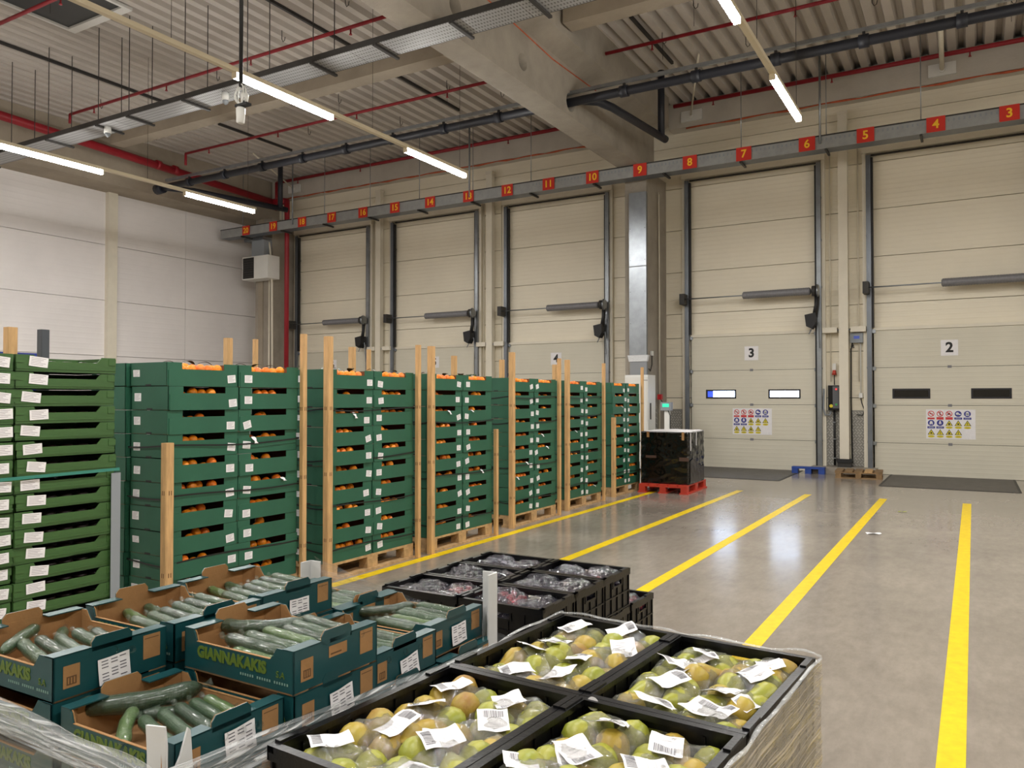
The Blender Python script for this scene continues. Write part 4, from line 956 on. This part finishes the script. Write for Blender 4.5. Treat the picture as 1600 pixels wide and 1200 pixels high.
SUB = MB()
for k in range(20):
    if k % 7 == 6: continue
    SUB.box(k * 0.0085, k * 0.0085 + 0.0045, -0.0004, 0, 0, 0.006)
SUBM = SUB.mesh('small_print'); SUBM.materials.append(pale_print)

cuke_mats = [mat('cucumber_dark', (34, 62, 34), 0.3, var=0.35, vscale=9, stretch=(1, 6, 6), coat=0.6, bump=0.25, bscale=40), mat('cucumber_mid', (52, 84, 46), 0.32, var=0.3, vscale=9, stretch=(1, 6, 6), coat=0.5, bump=0.25, bscale=40), mat('cucumber_pale', (92, 124, 56), 0.34, var=0.25, vscale=9, stretch=(1, 6, 6), coat=0.5, bump=0.2, bscale=40)]
shrink = film('shrink_film', (104, 122, 106), 0.16, 0.5, 0.09, 0.9, 30.0, (3, 1, 1), ior=2.1)
def cuke_pts(L_, bend, n=14, rad=0.0195):
    pts, rr = [], []
    for k in range(n + 1):
        u = k / n
        if bend: 
            a = (u - 0.5) * bend; r_ = L_ / bend; pts.append((r_ * math.sin(a), r_ * (1 - math.cos(a)), 0))
        else: pts.append(((u - 0.5) * L_, 0, 0))
        e = min(u, 1 - u)
        rr.append(rad * min(1, 0.25 + (e / 0.12) ** 0.6 * 0.75) if e < 0.12 else rad * (1 + 0.05 * math.sin(k * 1.3)))
    return pts, rr
CUKES = []
for ci, m in enumerate(cuke_mats):
    for L_, bend, rd in ((0.245, 0.1, 0.0168), (0.235, 0.4, 0.0175), (0.27, 1.3, 0.0205)):
        pts, rr = cuke_pts(L_, bend, 14, rd); me = MB().tube(pts, rr, 12).mesh('cucumber'); me.materials.append(m)
        p2 = [(pts[0][0] - 0.022, pts[0][1] + 0.002, 0.004), (pts[0][0] - 0.012, pts[0][1], 0)] + pts + [(pts[-1][0] + 0.01, pts[-1][1], 0.0), (pts[-1][0] + 0.024, pts[-1][1], 0.005)]
        r2 = [0.008, 0.006] + [r_ + 0.0016 for r_ in rr] + [0.006, 0.01]
        fm = MB(); fm.tube(p2, r2, 12, caps=False); fme = fm.mesh('shrink_wrap'); fme.materials.append(shrink)
        CUKES.append((me, fme))
def cucumber(loc, rz, ci, shape, label, wrap=True, ry=0.0, s=1.0):
    me, fm = CUKES[ci * 3 + shape]
    o = place('cucumber', me, None, loc, (rnd.uniform(-0.4, 0.4) if shape == 0 else 0, ry, rz), (s, s, s))
    tag(o, label, 'cucumber', 'film wrapped cucumbers in the cardboard boxes')
    if wrap: place('shrink_wrap', fm, o)
    return o

ZA, ZT, CH = 0.745, 0.85, 0.1045
CB_POS = {}
def cuke_box(key, x0, y0, z, label, rich=True, rz=0.0, sticker=True):
    b_ = place('cucumber_box', CB, None, (x0 + 0.2, y0 + 0.15, z), (0, 0, rz)); tag(b_, label, 'box', 'teal cardboard cucumber boxes')
    if rich:
        place('printed_name', BRAND, b_, (-0.02, -0.1485, 0.05), (R(90), 0, 0)); place('printed_name', BRAND2, b_, (0.155, -0.1485, 0.042), (R(90), 0, 0))
        place('small_print', SUBM, b_, (0.015, -0.1485, 0.02))
        place('kraft_stamp', STAMP, b_, (0.1982, -0.105, 0.052)); place('kraft_plate', PLATE2, b_, (0.1982, 0.105, 0.066))
        if sticker: place('paper_label', LAB3, b_, (0.2, 0.005 + rnd.uniform(-0.01, 0.02), 0.042 + rnd.uniform(-0.008, 0.02)), (rnd.uniform(-0.05, 0.14), 0, 0))
        else: place('kraft_plate', PLATE, b_, (0.1982, 0.0, 0.072))
    return b_
XRc, XLc = -1.80, -2.225
layout = [('r1', XRc, 1.045, ZT - CH, 'teal cucumber box lowest in the front right corner of the cucumber pallet', True),
          ('r2', XRc + 0.02, 1.355, ZT, 'teal cucumber box on top of right column with name in full', False),
          ('r3', XRc - 0.01, 1.665, ZT - CH, 'teal cucumber box in lower layer behind the full-name box', True),
          ('r4', XRc - 0.045, 1.98, ZT - CH, 'teal cucumber box in lower layer at back right corner post', True),
          ('l1', XLc, 1.04, ZT, 'teal cucumber box on top at front left, cut by frame edge', True),
          ('l2', XLc, 1.36, ZT, 'teal cucumber box on top in the middle of left column', False),
          ('l3', XLc - 0.02, 1.68, ZT, 'teal cucumber box on top at the back of left column', True),
          ('l4', XLc - 0.0, 1.99, ZT - CH, 'teal cucumber box in lower layer at back left corner', False)]
for key, x0, y0, z, lb, st_ in layout:
    b_ = cuke_box(key, x0, y0, z, lb, True, rnd.uniform(-0.02, 0.01), st_)
    desc = {'r1': 'in the lowest front right box', 'r2': 'in the full-name box', 'r3': 'in the box behind the full-name box', 'r4': 'in the back right box', 'l1': 'in the front left box', 'l2': 'in the middle left box', 'l3': 'in the back left top box', 'l4': 'in the back left lower box'}[key]
    cx, cyy = x0 + 0.2, y0 + 0.15
    # cucumbers: a row lying along x on the right, one or two across on the left
    lay = []
    if key in ('r1',):
        lay = [(-0.125, 0.0, 0.08, 1.0, 0, 2, 1.12, 'large dark curved cucumber along left wall'), (-0.045, 0.05, 0.052, 0.7, 0, 1, 0.95, 'dark cucumber tucked behind the curved one'),
               (-0.055, -0.085, 0.066, -0.7, 2, 1, 0.9, 'bright green unripe cucumber at the front'), (0.045, -0.075, 0.066, -0.3, 1, 0, 0.95, 'pale cucumber beside the bright green one'),
               (0.06, -0.035, 0.07, -0.28, 1, 0, 0.95, 'second pale cucumber of the row'), (0.07, 0.005, 0.074, -0.26, 0, 0, 0.95, 'third dull cucumber of the row'), (0.075, 0.045, 0.074, -0.24, 1, 0, 0.95, 'fourth pale cucumber of the row'), (0.08, 0.085, 0.07, -0.2, 2, 0, 0.95, 'rearmost light cucumber of the row')]
    elif key == 'r2':
        lay = [(-0.1, 0.015, 0.078, 0.62, 0, 2, 0.95, 'large curved cucumber on the left'), (0.065, 0.1, 0.085, -0.16, 0, 0, 0.95, 'rearmost dark straight cucumber'), (0.06, 0.062, 0.08, -0.15, 1, 0, 0.95, 'second straight cucumber from the back'),
               (0.065, 0.026, 0.078, -0.13, 0, 0, 0.9, 'third straight cucumber from the back'), (0.04, -0.012, 0.078, -0.12, 2, 0, 0.95, 'light green straight cucumber'), (0.02, -0.05, 0.072, -0.1, 1, 0, 1.0, 'wrapped cucumber second from the front'), (0.0, -0.088, 0.07, -0.08, 0, 0, 1.05, 'long front wrapped cucumber'), (0.05, -0.118, 0.055, -0.06, 2, 0, 0.95, 'frontmost pale cucumber')]
    elif key in ('r3', 'r4', 'l4'):
        lay = [(-0.12, 0.03, 0.07, 0.95, 0, 2, 0.85, 'curved cucumber on the left')] + [(0.055 + rnd.uniform(-0.015, 0.015), -0.115 + k * 0.038, 0.066 + rnd.uniform(0, 0.01), -0.08 + rnd.uniform(-0.04, 0.04), (1, 1, 2, 1, 1, 0, 1)[k], 0, 0.95, '%s straight cucumber from the front' % ORD[k]) for k in range(7)]
    elif key == 'l1':
        lay = [(-0.12, -0.05, 0.076, -0.85, 1, 0, 0.9, 'tilted wrapped cucumber at the left')] + [(0.03 + k * 0.012, -0.1 + k * 0.042, 0.07 + rnd.uniform(0, 0.01), -0.22 + rnd.uniform(-0.06, 0.06), (1, 0, 1, 1, 0)[k], 0, 0.95, '%s shiny wrapped cucumber from the front' % ORD[k]) for k in range(5)] + [(-0.08, 0.03, 0.056, -0.6, 1, 0, 0.9, 'low cucumber behind the tilted one')]
    else:
        lay = [(-0.1, -0.05, 0.055, -0.25, 2, 0, 0.85, 'low pale cucumber at the left'), (-0.1, 0.02, 0.055, -0.25, 1, 0, 0.85, 'low cucumber at the back left')] + [(0.055 + rnd.uniform(-0.01, 0.01), -0.105 + k * 0.042, 0.066 + 0.004 * k, -0.14 + rnd.uniform(-0.05, 0.05), (1, 1, 0, 1, 0, 1)[k], 0, 0.95, '%s straight cucumber from the front' % ORD[k]) for k in range(6)]
    for (dx, dy, dz, rz, ci, shp, s_, nm) in lay:
        cucumber((cx + dx, cyy + dy, z + dz), rz, ci, shp, '%s %s' % (nm, desc), s=s_)
for layer in range(5):
    z = ZT - CH * (2 + layer)
    for row, y0 in enumerate((1.045, 1.355, 1.665, 1.98)):
        for colm, x0 in enumerate((XRc, XLc)):
            if layer == 0 and True or row == 0 or colm == 0:
                cuke_box('x', x0, y0, z, 'teal cucumber box under the film, %s row from front, %s column, %s buried layer' % (ORD[row], 'right' if colm == 0 else 'left', ORD[layer]), layer < 2 and (row == 0 or colm == 0))
for row, (x0, y0) in enumerate(((XRc + 0.02, 1.355), (XLc, 1.04), (XLc, 1.36), (XLc - 0.01, 1.675))):
    cuke_box('x', x0, y0, ZT - CH, 'teal cucumber box directly beneath the %s' % ['full-name box', 'front left top box', 'middle left top box', 'back left top box'][row], True, 0, row == 0)
pallet((-1.82, 1.67, 0.0), math.pi / 2, 'wooden pallet under the cucumber boxes')
for k in range(1): pass

# corner posts and stretch film of the cucumber pallet
def card_post(loc, rz, h, label, torn=False):
    mb = MB(); a, t = 0.055, 0.005
    for sgn in (0, 1):
        top = (lambda u: h + (0.03 * math.sin(u * 9) - 0.05 * u if torn else 0))
        n = 4
        for k in range(n):
            u0, u1 = k / n, (k + 1) / n
            q = [(u0 * a, 0), (u1 * a, 0)]
            for (p0, p1) in ((q[0][0], q[1][0]),):
                if sgn == 0:
                    mb.face([(p0, 0, 0), (p1, 0, 0), (p1, 0, top(u1)), (p0, 0, top(u0))]); mb.face([(p1, t, 0), (p0, t, 0), (p0, t, top(u0)), (p1, t, top(u1))])
                    mb.face([(p0, 0, top(u0)), (p1, 0, top(u1)), (p1, t, top(u1)), (p0, t, top(u0))])
                else:
                    mb.face([(0, p1, 0), (0, p0, 0), (0, p0, top(u0) - (0.02 if torn else 0)), (0, p1, top(u1) - (0.02 if torn else 0))]); mb.face([(t, p0, 0), (t, p1, 0), (t, p1, top(u1) - (0.02 if torn else 0)), (t, p0, top(u0) - (0.02 if torn else 0))])
                    mb.face([(0, p0, top(u0)), (0, p1, top(u1)), (t, p1, top(u1)), (t, p0, top(u0))])
    mb.face([(a, 0, 0), (a, t, 0), (a, t, h - (0.05 if torn else 0)), (a, 0, h - (0.05 if torn else 0))]); mb.face([(0, a, 0), (0, a, h), (t, a, h), (t, a, 0)])
    o = mb.build('corner_post', mat('grey_board', (205, 206, 206), 0.7, var=0.06), None, loc, (0, 0, rz)); tag(o, label, 'corner post', 'white cardboard corner posts'); return o
card_post((-1.40, 2.3, 0.15), R(180), 0.81, 'white cardboard corner post at back right of cucumber pallet')
card_post((-2.29, 2.33, 0.15), R(-90), 0.755, 'white cardboard corner post draped in film at back left')
tp = MB().prism([(-1.452, 0.15), (-1.388, 0.15), (-1.388, 0.86), (-1.394, 0.897), (-1.452, 0.889), (-1.447, 0.83)], 'y', 1.018, 1.023)
tp.prism([(1.02, 0.15), (1.078, 0.15), (1.078, 0.80), (1.072, 0.875), (1.066, 0.882), (1.048, 0.83), (1.03, 0.8), (1.02, 0.78)], 'x', -1.388, -1.383)
tag(tp.build('corner_post', [MATS['grey_board']]), 'torn white cardboard corner post at front right of cucumber pallet', 'corner post', 'white cardboard corner posts')
tag(MB().grid(lambda u, v: (-1.392 + 0.02 * u, 1.01 - 0.012 * u, 0.79 + 0.05 * v + 0.012 * math.sin(u * 9)), 5, 3).build('torn_card', kraft), 'torn flap of brown card on the front corner post', 'card scrap')

stretch = film('stretch_film', (190, 194, 196), 0.05, 0.3, 0.12, 0.3, 6.0, (0.5, 0.5, 22), (0.1, 0.06, 0), streak=0.16, dist=0.3)
stretch_p = film('stretch_film_pears', (190, 182, 170), 0.42, 0.62, 0.12, 0.5, 6.0, (0.5, 0.7, 24), (0.66, 0, 0), streak=0.75, dist=0.25, ior=1.8)
rope_f = film('film_rope', (222, 224, 224), 0.14, 0.4, 0.1, 0.5, 7.0, (0.5, 0.5, 40), (0.08, 0.05, 0), streak=0.7, dist=0.3)
fr = empty('pallet_film', (0, 0, 0)); tag(fr, 'clear stretch film around the cucumber pallet with bunched upper edge', 'stretch film')
def wavy(p0, p1, z0, z1, amp=0.008, sd=0.0):
    def f(u, v):
        x = p0[0] + (p1[0] - p0[0]) * u; y = p0[1] + (p1[1] - p0[1]) * u
        z = (z0[0] + (z0[1] - z0[0]) * u) * (1 - v) + (z1[0] + (z1[1] - z1[0]) * u) * v
        d = amp * noise.noise((x * 5 + sd, y * 5, z * 14)) + amp * 0.5 * noise.noise((x * 11, y * 11 + sd, z * 40))
        nx, ny = (p1[1] - p0[1]), -(p1[0] - p0[0]); l = math.hypot(nx, ny)
        return (x + nx / l * d, y + ny / l * d, z)
    return f
MB().grid(wavy((-1.372, 1.0), (-1.372, 2.33), (0.2, 0.2), (0.80, 0.70), sd=1), 40, 30).build('side_film', stretch, fr)
MB().grid(wavy((-2.28, 1.005), (-1.375, 1.0), (0.2, 0.2), (0.84, 0.82), sd=4), 30, 26).build('front_film', stretch, fr)
MB().grid(wavy((-1.39, 2.335), (-2.28, 2.34), (0.2, 0.2), (0.74, 0.88), sd=8), 30, 26).build('back_film', stretch, fr)
def rope(pts, r, n=60, sd=0.0):
    P_ = []; 
    for k in range(n + 1):
        t = k / n * (len(pts) - 1); i = min(int(t), len(pts) - 2); f = t - i
        a, b = Vector(pts[i]), Vector(pts[i + 1]); q = a.lerp(b, f)
        P_.append(q + Vector((0.006 * noise.noise((k * 0.2, sd, 0)), 0.006 * noise.noise((k * 0.2, sd, 5)), 0.012 * noise.noise((k * 0.15, sd, 9)))))
    return P_, [r * (1 + 0.5 * noise.noise((k * 0.35, sd, 2))) for k in range(n + 1)]
def band(p0, p1, z0, z1, h0, h1, sd):
    def f(u, v):
        x = p0[0] + (p1[0] - p0[0]) * u; y = p0[1] + (p1[1] - p0[1]) * u; hh = h0 + (h1 - h0) * u
        z = z0 + (z1 - z0) * u + (v - 0.5) * hh + 0.012 * noise.noise((u * 5 + sd, v * 2, sd))
        d = 0.007 * math.sin(v * 38 + 3 * noise.noise((u * 4, sd, v * 3))) + 0.01 * math.sin(math.pi * v)
        nx, ny = (p1[1] - p0[1]), -(p1[0] - p0[0]); l = math.hypot(nx, ny)
        return (x + nx / l * d, y + ny / l * d, z)
    return f
MB().grid(band((-1.362, 0.99), (-1.362, 2.34), 0.80, 0.70, 0.06, 0.09, 1.0), 60, 34).build('film_rope', rope_f, fr)
MB().grid(band((-2.3, 0.99), (-1.362, 0.985), 0.835, 0.80, 0.09, 0.06, 5.0), 44, 34).build('film_rope', rope_f, fr)
# film draped over the back left post towards the floor
MB().grid(lambda u, v: (-2.3 + 0.85 * u, 2.36 + 0.03 * noise.noise((u * 4, v * 4, 3)), (0.915 - 0.16 * u ** 0.8) * (1 - v) + 0.70 * v + 0.01 * noise.noise((u * 6, v * 20, 1))), 24, 12).build('draped_film', stretch, fr)

# ------------------------------------------------------------------ plastic crates
def crate_mesh(lx, ly, h, big):
    """open stacking crate: ribbed walls, hand holes in the short/front sides, thick top rim"""
    mb = MB(); X, Y, t = lx / 2, ly / 2, 0.006
    mb.box(-X + 0.008, X - 0.008, -Y + 0.008, Y - 0.008, 0, 0.008)
    def wall(axis, s, L_, D_):
        def bx(a0, a1, d0, d1, z0, z1):
            if axis == 'x': mb.box(min(s * d0, s * d1), max(s * d0, s * d1), a0, a1, z0, z1)
            else: mb.box(a0, a1, min(s * d0, s * d1), max(s * d0, s * d1), z0, z1)
        d1, d0 = D_ - 0.006, D_ - 0.012
        hw = 0.05; hz0, hz1 = h - 0.06, h - 0.03
        hole = L_ < 0.25
        if hole:
            bx(-L_ + 0.01, -hw, d0, d1, 0.0, h - 0.008); bx(hw, L_ - 0.01, d0, d1, 0.0, h - 0.008)
            bx(-hw, hw, d0, d1, 0.0, hz0); bx(-hw, hw, d0, d1, hz1, h - 0.008)
            for zz in (hz0, hz1): bx(-hw - 0.006, hw + 0.006, d1, D_ - 0.001, zz - 0.004, zz + 0.004)
            for a in (-hw, hw): bx(a - 0.004, a + 0.004, d1, D_ - 0.001, hz0, hz1)
        else:
            bx(-L_ + 0.01, L_ - 0.01, d0, d1, 0.0, h - 0.008)
        n = max(4, int(L_ * 2 / 0.07))
        for k in range(n + 1):
            a = -L_ + 0.012 + (2 * L_ - 0.024) * k / n
            bx(a - 0.003, a + 0.003, d1, D_ - 0.001, 0.0, h - 0.02 if not (hole and abs(a) < hw) else hz0)
            bx(a - 0.003, a + 0.003, d0 - 0.004, d0, 0.008, h - 0.02 if not (hole and abs(a) < hw) else hz0)
        for zz in (0.012, h * 0.45): bx(-L_ + 0.006, L_ - 0.006, d1, D_ - 0.001, zz - 0.003, zz + 0.003)
        bx(-L_, L_, D_ - 0.02, D_, h - 0.014, h)       # rim
        bx(-L_, L_, D_ - 0.005, D_, h - 0.03, h - 0.014)
    wall('x', -1, Y, X); wall('x', 1, Y, X); wall('y', -1, X, Y); wall('y', 1, X, Y)
    # raised stacking lugs on the rim
    for sx in (-1, 1):
        for sy in (-1, 1):
            mb.box(min(sx * X, sx * (X - 0.016)), max(sx * X, sx * (X - 0.016)), min(sy * (Y - 0.02), sy * (Y - 0.1)), max(sy * (Y - 0.02), sy * (Y - 0.1)), h, h + 0.005)
    me = mb.mesh('crate_body'); me.materials.append(black_p); return me

# pears ----------------------------------------------------------------
PC = crate_mesh(0.398, 0.598, 0.23, True)
pear_mats = [mat('pear_green', (136, 144, 44), 0.4, var=0.25, vscale=14, bump=0.06, bscale=120, col2=(166, 162, 66)), mat('pear_yellow', (172, 154, 56), 0.42, var=0.3, vscale=12, bump=0.06, bscale=120, col2=(170, 140, 60)), mat('pear_russet', (150, 110, 52), 0.5, var=0.35, vscale=12, bump=0.08, bscale=120, col2=(172, 156, 60))]
stem_m = mat('pear_stem', (84, 60, 34), 0.7)
def pear_mesh(m):
    mb = MB(); prof = [(0.004, -0.046), (0.02, -0.044), (0.033, -0.032), (0.038, -0.014), (0.035, 0.004), (0.026, 0.022), (0.018, 0.036), (0.014, 0.046), (0.008, 0.052), (0.002, 0.0535)]
    mb.tube([(0.0015 * math.sin(z * 90), 0, z) for r_, z in prof], [r_ for r_, z in prof], 14)
    mb.tube([(0, 0, 0.05), (0.002, 0, 0.057), (0.004, 0, 0.061)], [0.0022, 0.0018, 0.0024], 5, 1)
    me = mb.mesh('pear'); me.materials.append(m); me.materials.append(stem_m); return me
PEAR = [pear_mesh(m) for m in pear_mats]
bagfilm = film('bag_film', (128, 130, 122), 0.26, 0.5, 0.07, 0.8, 16.0, ior=2.3)
def bag_film_mesh(sd):
    def f(u, v):
        a = (u - 0.5) * 2; b = (v - 0.5) * 2
        x = a * 0.096; y = b * 0.072
        e = max(0, 1 - abs(a) ** 3.2) * max(0, 1 - abs(b) ** 3.2)
        z = 0.012 + 0.072 * e ** 0.45
        z += 0.010 * noise.noise((x * 26 + sd, y * 26, sd)) * (0.4 + e) + 0.013 * (0.35 - abs(noise.noise((x * 30 + sd, y * 48, 2.0)))) + 0.003 * noise.noise((x * 90, y * 90 + sd, 2.0))
        x += 0.006 * noise.noise((y * 40, sd, 1)); y += 0.006 * noise.noise((x * 40, sd, 7))
        return (x, y, z)
    me = MB().grid(f, 36, 28).mesh('bag_film'); me.materials.append(bagfilm); return me
BAGS = [bag_film_mesh(k * 13.7) for k in range(5)]
def pear_label_mesh(sd):
    def h(x, y): return 0.005 * math.sin(x * 42 + sd) + 0.005 * math.sin(y * 45 + sd * 2) + 0.0012 * math.sin((x + y) * 120)
    mb = MB().grid(lambda u, v: ((u - 0.5) * 0.07, (v - 0.5) * 0.088, h((u - 0.5) * 0.07, (v - 0.5) * 0.088)), 10, 12, 0)
    x = -0.024
    r_ = random.Random(int(sd * 10))
    while x < 0.022:
        wd_ = r_.choice((0.0007, 0.0011, 0.0017))
        mb.grid(lambda u, v: (x + wd_ * u, -0.039 + 0.021 * v, h(x + wd_ * u, -0.039 + 0.021 * v) + 0.0006), 1, 4, 1); x += wd_ + r_.choice((0.0012, 0.0018))
    for k in range(4): mb.grid(lambda u, v: (-0.024 + (0.04 - 0.008 * (k % 2)) * u, 0.002 + k * 0.009 + 0.0025 * v, h(-0.024 + 0.04 * u, 0.002 + k * 0.009) + 0.0005), 6, 1, 2)
    me = mb.mesh('bag_label')
    for m in (paper, mat('barcode_ink', (84, 84, 90), 0.6), mat('pale_print_grey', (206, 204, 208), 0.7)): me.materials.append(m)
    return me
BLAB = [pear_label_mesh(k * 1.9) for k in range(4)]
PA = Vector((-1.178, 2.354, 0)); PR = R(-3.8)
pc_root_rot = Matrix.Rotation(PR, 3, 'Z')
def pp(u, v, z): return PA + pc_root_rot @ Vector((u, -v, 0)) + Vector((0, 0, z))
CN = {(0, 0): 'back left', (1, 0): 'back right', (0, 1): 'front left', (1, 1): 'front right'}
pallet(tuple(pp(0.4, 0.6, 0)), PR + math.pi / 2, 'wooden pallet under the black pear crates')
for layer in range(3):
    for cu in range(2):
        for cv in range(2):
            z = 0.15 + layer * 0.23
            c_ = place('pear_crate', PC, None, tuple(pp(0.2 + 0.4 * cu, 0.3 + 0.6 * cv, z)), (0, 0, PR)); nm = CN[(cu, cv)]
            tag(c_, ('black plastic pear crate, %s of the open top layer' % nm) if layer == 2 else 'black plastic crate under the pears, %s, %s layer from floor' % (nm, ORD[layer]), 'crate', 'black plastic pear crates')
            if layer < 2: continue
            if (cu, cv) == (1, 0):
                pass
            if (cu, cv) == (1, 1): MB().tube([(-0.16, 0.2875, 0.222), (-0.16, 0.2868, 0.222)], 0.016, 16).build('round_sticker', paper, c_)
            for bi in range(8):
                ku, kv = bi % 2, bi // 2
                lu = 0.113 + 0.174 * ku + rnd.uniform(-0.004, 0.004); lv = 0.092 + 0.1387 * kv + rnd.uniform(-0.005, 0.005)
                p_ = pp(0.4 * cu + lu, 0.6 * cv + lv, z + 0.132 + rnd.uniform(-0.006, 0.01))
                bg = empty('pear_bag', tuple(p_), PR + rnd.uniform(-0.16, 0.16) + (math.pi if rnd.random() < 0.5 else 0))
                tag(bg, 'clear bag of pears, %s row from back, %s side of %s crate' % (ORD[kv], 'left' if ku == 0 else 'right', nm), 'bag of pears', 'bags of pears in the black crates')
                for q, (dx, dy) in enumerate(((-0.046, -0.03), (0.042, -0.032), (-0.04, 0.034), (0.046, 0.032))):
                    place('pear', PEAR[rnd.choice((0, 0, 0, 0, 1, 1, 2))], bg, (dx + rnd.uniform(-0.006, 0.006), dy + rnd.uniform(-0.005, 0.005), 0.04 + rnd.uniform(-0.004, 0.01)), (rnd.uniform(1.1, 2.9), rnd.uniform(-0.5, 0.5), rnd.uniform(0, 6.28)))
                place('film', rnd.choice(BAGS), bg, (0, 0, 0))
                place('bag_label', rnd.choice(BLAB), bg, (rnd.uniform(-0.04, 0.04), rnd.uniform(-0.02, 0.02), 0.092), (rnd.uniform(-0.25, 0.25), rnd.uniform(-0.2, 0.2), rnd.uniform(-0.9, 0.9)))
                if rnd.random() < 0.35: place('bag_label', rnd.choice(BLAB), bg, (rnd.uniform(-0.06, 0.06), rnd.uniform(-0.045, 0.045), 0.084), (rnd.uniform(-0.3, 0.3), rnd.uniform(-0.3, 0.3), rnd.uniform(-1.2, 1.2)), (0.7, 0.8, 1))
            # plain filler box in mottled pear colour stands in for the lower bags
            MB().box(-0.18, 0.18, -0.28, 0.28, 0.012, 0.13).build('filler_box', mat('pear_filler', (140, 140, 60), 0.5, var=0.4, vscale=22), c_)
pf = empty('pear_film', tuple(pp(0.4, 0.6, 0)), PR); tag(pf, 'wrinkled clear stretch film around the pear crates', 'stretch film')
MB().grid(wavy((0.408, -0.62), (0.412, 0.612), (0.05, 0.05), (0.825, 0.835), 0.008, 2), 50, 34).build('right_film', stretch_p, pf)
MB().grid(wavy((0.41, 0.612), (-0.41, 0.612), (0.05, 0.05), (0.835, 0.835), 0.006, 5), 40, 30).build('back_film', stretch_p, pf)
MB().grid(wavy((-0.41, 0.612), (-0.408, -0.62), (0.05, 0.05), (0.82, 0.80), 0.006, 9), 50, 30).build('left_film', stretch_p, pf)
for a, b in (((0.41, -0.62, 0.828), (0.412, 0.612, 0.842)), ((0.412, 0.612, 0.842), (-0.41, 0.612, 0.842)), ((-0.41, 0.612, 0.842), (-0.408, -0.62, 0.82))):
    P_, rr = rope([a, b], 0.006, 50, a[0] * 7); MB().tube(P_, rr, 6, flat=0.5).build('film_edge', rope_f, pf)

# ------------------------------------------------------------------ grape crates behind the pears
GC = crate_mesh(0.398, 0.298, 0.19, False)
grape_mats = [mat('dark_grape', (34, 26, 40), 0.3, var=0.4, vscale=20), mat('red_grape', (150, 52, 60), 0.32, var=0.3, vscale=20), mat('pink_grape', (206, 110, 112), 0.35, var=0.3, vscale=20)]
gfilm = film('grape_film', (70, 72, 84), 0.26, 0.6, 0.07, 0.9, 18.0, ior=2.3)
def grape_cluster(m, sd):
    r_ = random.Random(sd); mb = MB()
    for k in range(70):
        x, y = r_.uniform(-0.08, 0.08), r_.uniform(-0.055, 0.055); z = 0.01 + r_.uniform(0, 0.045) * (1 - abs(x) * 7)
        mb.tube([(x, y, z + 0.011 * -math.cos(math.pi * t / 5)) for t in range(1, 5)], [0.011 * math.sin(math.pi * t / 5) for t in range(1, 5)], 7)
    me = mb.mesh('grapes'); me.materials.append(m); return me
GR = [grape_cluster(m, k) for k, m in enumerate(grape_mats)]
def gbag(sd):
    def f(u, v):
        a, b = (u - 0.5) * 2, (v - 0.5) * 2; e = max(0, 1 - abs(a) ** 3) * max(0, 1 - abs(b) ** 3); x, y = a * 0.092, b * 0.066
        return (x, y, 0.012 + 0.06 * e ** 0.5 + 0.016 * noise.noise((x * 30 + sd, y * 30, sd)) + 0.007 * noise.noise((x * 80, y * 80, sd)))
    me = MB().grid(f, 18, 14).mesh('bag_film'); me.materials.append(gfilm); return me
GBAG = [gbag(k * 5.1) for k in range(4)]
gx0, gy0 = -2.275, 2.745
pallet((gx0 + 0.41, gy0 + 0.61, 0), math.pi / 2, 'wooden pallet under the black grape crates')
for row in range(4):
    for cu in range(2):
        nl = 3 if row < 3 else 2
        for layer in range(nl):
            z = 0.15 + layer * 0.19; x, y = gx0 + 0.205 + 0.408 * cu, gy0 + 0.15 + 0.306 * row
            if row == 3: x += 0.0; y += 0.02
            c_ = place('grape_crate', GC, None, (x, y, z), (0, 0, rnd.uniform(-0.015, 0.01)))
            side = 'left' if cu == 0 else 'right'; top = layer == nl - 1
            tag(c_, 'small black plastic crate, %s row from front, %s side, %s' % (ORD[row], side, 'open top layer' if top else ('second layer' if layer == 1 else 'bottom layer')), 'crate', 'small black grape crates')
            if not top: continue
            for ku in range(2):
                for kv in range(2):
                    bg = empty('grape_bag', (x - 0.09 + 0.18 * ku, y - 0.066 + 0.132 * kv, z + 0.112 + rnd.uniform(-0.006, 0.012)), rnd.uniform(-0.3, 0.3))
                    tag(bg, 'clear bag of grapes, %s %s in the %s row %s crate' % ('front' if kv == 0 else 'back', 'left' if ku == 0 else 'right', ORD[row], side), 'bag of grapes', 'bags of grapes in the small black crates')
                    g_ = place('grapes', GR[1 if rnd.random() < 0.18 else (2 if rnd.random() < 0.12 and row == 0 else 0)], bg); g_['kind'] = 'stuff'
                    place('film', rnd.choice(GBAG), bg)
            MB().box(-0.18, 0.18, -0.13, 0.13, 0.012, 0.11).build('filler_box', grape_mats[0], c_)  # plain filler box in place of the lower grape bags
            if row < 2 or cu == 1:
                MB().box(-0.03, 0.03, -0.0008, 0.0, -0.012, 0.012).build('card_tag', mat('cream_tag', (206, 202, 178), 0.6), c_, (rnd.uniform(0.0, 0.1), 0.134, 0.15), (R(-20), 0, 0))
# floor litter
tag(MB().grid(lambda u, v: ((u - 0.5) * 0.16, (v - 0.5) * 0.07, 0.004 + 0.012 * abs(math.sin(u * 4 + v))), 5, 3).build('paper_scrap', paper, None, (-1.0, 9.9, 0), (0, 0, 0.4)), 'small white paper scrap lying on the floor', 'litter')
tag(MB().grid(lambda u, v: ((u - 0.5) * 0.11, (v - 0.5) * 0.05, 0.003 + 0.01 * abs(math.sin(u * 5))), 5, 3).build('leaf_scrap', mat('leaf_scrap', (150, 160, 60), 0.7), None, (-0.85, 12.0, 0), (0, 0, 0.3)), 'pale green leaf scrap lying on the floor', 'litter')
